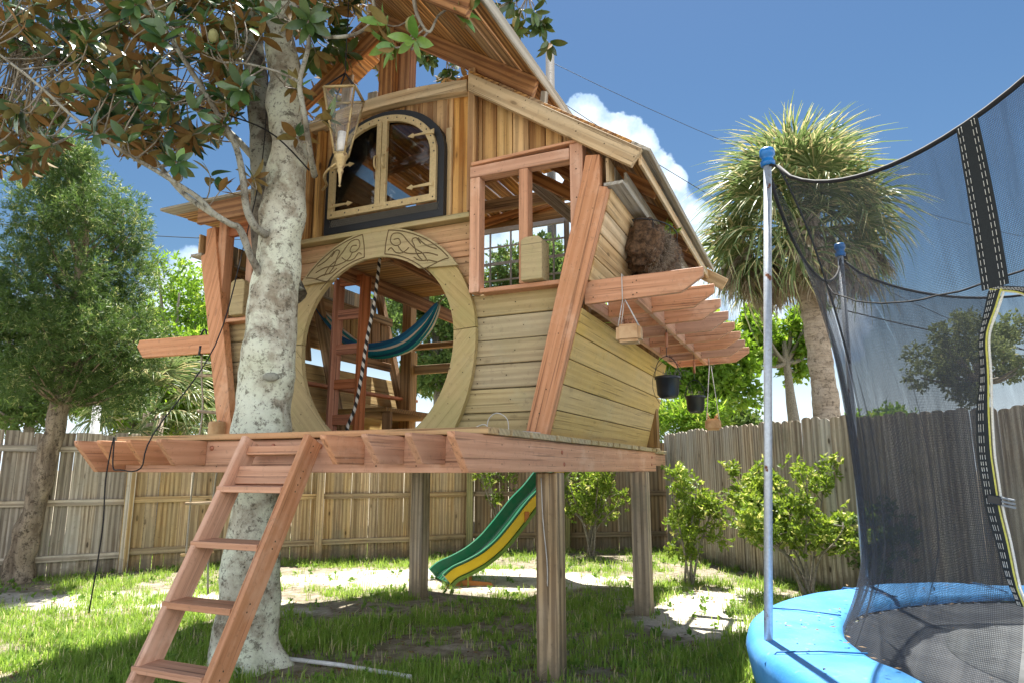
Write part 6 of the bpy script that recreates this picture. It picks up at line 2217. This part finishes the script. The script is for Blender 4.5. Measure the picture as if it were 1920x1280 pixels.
bgtree(1660, 790, 60, 22, 15, 'small bush top showing over the fence behind the net', 'bg2', 260, 0.12, 0.06, seed=14, trunk=False)
bgtree(520, 760, 120, 90, 16, 'green tree hidden partly behind the magnolia trunk', 'bg1', 1200, 0.14, 0.06, seed=15)
bgtree(1385, 790, 40, 28, 18, 'small round tree top over the fence left of the palm', 'bg1', 350, 0.14, 0.06, seed=16)


def palmetto(x, y, Y, label, s=1.0):
    c0 = at(x, y, Y)
    t_ = thing('palmetto', label, 'palm tree', (c0.x, Y, 0), 0, 'low palms beyond the fence')
    bm = bmesh.new(); tube_bm(bm, [(0, 0, -0.1), (0, 0, c0.z * 0.5), (0.05, 0, c0.z)], [0.2, 0.17, 0.16], 10, jit=0.4)
    mesh_obj('trunk', bm, M['palm_bark'], t_)
    for i in range(24):
        az = i * 2.4; el = R(80) - i / 23 * R(105)
        d = Vector((math.cos(az) * math.cos(el), math.sin(az) * math.cos(el), math.sin(el)))
        o = bpy.data.objects.new('frond', gm[i % 6]); link(o, t_)
        o.matrix_local = frame(Vector((0, 0, c0.z)), d, Vector((-math.sin(az), math.cos(az), 0.1))) @ Matrix.Scale(s, 4)


palmetto(285, 775, 11.5, 'low fan palm right of the leaning trunk beyond the left fence', 0.95)
palmetto(345, 740, 13.5, 'second low fan palm nearer the treehouse wing beyond the fence', 0.9)
# white pipe beyond the left fence
b = at(178, 800, 9.4)
tag(tube('white_pipe', [(b.x, 9.4, 0), (b.x, 9.4, at(178, 760, 9.4).z)], 0.055, M['pvc'], None, 12), 'short white pipe standing behind the left fence', 'pipe')

# utility pole and wires
up_ = at(1031, 92, 20)
tag(tube('utility_pole', [(up_.x, 20, 0), (up_.x, 20, up_.z)], 0.14, M['utility'], None, 12), 'grey wooden utility pole rising behind the roof', 'utility pole')


def wire(p, q, r_, label, sag=0.3, mat='black_cord'):
    p, q = Vector(p), Vector(q)
    pts = [p.lerp(q, i / 16) + Vector((0, 0, -sag * 4 * (i / 16) * (1 - i / 16))) for i in range(17)]
    tag(tube('power_line', pts, r_, M[mat], None, 5), label, 'power line', 'overhead lines')


wire((up_.x, 20, at(1031, 116, 20).z), at(2100, 470, 30), 0.009, 'upper overhead line running right from the utility pole', 1.2)
wire((up_.x, 20, at(1035, 178, 20).z), at(1990, 680, 26), 0.012, 'lower overhead line running right below the cloud', 0.8)
wire(at(-100, 410, 18), at(700, 452, 20), 0.012, 'overhead line crossing behind the conifer on the left', 0.2)
wire(at(1500, 560, 22), at(2000, 670, 19), 0.022, 'thick overhead line seen through the trampoline net', 0.1)
tag(tube('tree_cable', smooth_path([at(-40, 40, 4.3), at(200, 150, 4.4), at(370, 200, 4.5), at(500, 245, 4.55), at(580, 320, 4.6)], 6), 0.006, M['black_cord'], None, 5), 'black cable stretched through the magnolia branches to its trunk', 'cable')
tag(tube('white_stick', [onz(525, 1232, 0.03), onz(640, 1246, 0.035), onz(770, 1268, 0.03)], 0.014, M['pvc'], None, 8), 'thin white pipe lying in the grass beside the tree base', 'pipe')

# ------------------------------------------------------------------ grass
def grass_density(x, y):
    n = np.array([noise.noise(Vector((a * 1.1, b * 1.1, 2.0))) + 0.6 * noise.noise(Vector((a * 3.2, b * 3.2, 7.0))) for a, b in zip(x, y)])
    d = 0.40 + 1.1 * n
    def e(cx, cy, rx, ry, rot=0):
        c, s = math.cos(rot), math.sin(rot); X = (x - cx) * c + (y - cy) * s; Y = -(x - cx) * s + (y - cy) * c
        return np.exp(-((X / rx) ** 2 + (Y / ry) ** 2) ** 1.5)
    d -= 0.95 * e(-0.9, 8.4, 2.3, 0.62, -0.1)
    d -= 0.45 * e(-3.6, 6.9, 2.2, 0.55, -0.2)
    d -= 0.35 * e(2.2, 6.4, 0.9, 1.6, 0.3)
    d -= 0.45 * e(-0.4, 5.7, 1.2, 0.9)
    d += 0.45 * e(-2.9, 5.1, 2.0, 0.9)
    d += 0.25 * e(1.6, 5.3, 0.9, 0.5)
    return np.clip(d, 0.03, 1)


NT_ = 95000
yy = 3.7 + (12.2 - 3.7) * nr.rand(NT_) ** 1.35
xx = (nr.rand(NT_) * 2 - 1) * (0.80 * yy + 0.3)
keep = nr.rand(NT_) < grass_density(xx, yy)
keep &= ~((xx > 2.3) & (yy > 11.4 - (xx - 2.5) * 2.9))
xx, yy = xx[keep], yy[keep]
per = 8
n = len(xx) * per
bx = np.repeat(xx, per) + nr.normal(size=n) * 0.022; by = np.repeat(yy, per) + nr.normal(size=n) * 0.022
hgt = (0.022 + 0.085 * nr.rand(n) ** 2.4) * np.repeat(0.6 + 0.8 * nr.rand(len(xx)), per)
bz = np.repeat(np.array([gz(a, b) for a, b in zip(xx, yy)]), per) - 0.004
ang = nr.rand(n) * 2 * PI
lean = nr.rand(n) * 0.9
dx, dy = np.cos(ang), np.sin(ang)
wd = 0.0022 + 0.002 * nr.rand(n)
B = np.stack([bx, by, bz], 1); Sd = np.stack([-dy, dx, np.zeros(n)], 1) * wd[:, None]
fwd = np.stack([dx, dy, np.zeros(n)], 1)
m1 = B + fwd * (hgt * lean * 0.25)[:, None] + np.array([0, 0, 1.0]) * (hgt * 0.55)[:, None]
tp2 = B + fwd * (hgt * lean)[:, None] + np.array([0, 0, 1.0]) * (hgt * (1 - 0.3 * lean))[:, None]
V = np.stack([B - Sd, B + Sd, m1 + Sd * 0.8, m1 - Sd * 0.8, tp2], 1).reshape(-1, 3)
i = np.arange(n)[:, None] * 5
F = np.concatenate([i + [0, 1, 2], i + [0, 2, 3], i + [3, 2, 4]], 1).reshape(-1, 3)
tone = np.repeat(np.clip(np.repeat(nr.rand(len(xx)), per) * 0.5 + nr.rand(n) * 0.5, 0, 1), 5)
tag(np_mesh('grass', V, F, M['grass'], None, tone), kind='stuff')
print('grass blades', n)
nw = 700
wy = 4.0 + 7.5 * nr.rand(nw) ** 1.2; wx = (nr.rand(nw) * 2 - 1) * 0.78 * wy
wz = np.array([gz(a, b) for a, b in zip(wx, wy)])
V, F, tn = sprigs(np.stack([wx, wy, wz + 0.01], 1), np.tile([0, 0, 1.0], (nw, 1)) + nr.normal(size=(nw, 3)) * 0.2, 9, 0.042, 0.026, 1.0, 0.03)
tag(np_mesh('weeds', V, F, M['weed'], None, tn), kind='stuff')
# leaf litter
NL = 2600
ly = 4.2 + 7 * nr.rand(NL) ** 1.2; lx = (nr.rand(NL) * 2 - 1) * 0.75 * ly
lz = np.array([gz(a, b) for a, b in zip(lx, ly)]) + 0.008
d = nr.normal(size=(NL, 3)) * [1, 1, 0.12]
V, F = leaf_arrays(np.stack([lx, ly, lz], 1), d, 0.03 + 0.04 * nr.rand(NL), 0.018, 0.2, nrm=np.tile([0, 0, 2.0], (NL, 1)))
tag(np_mesh('fallen_leaves', V, F, plain('dry_fallen_leaf', (0.26, 0.15, 0.07), 0.9, nscale=12, var=0.6), None), kind='stuff')
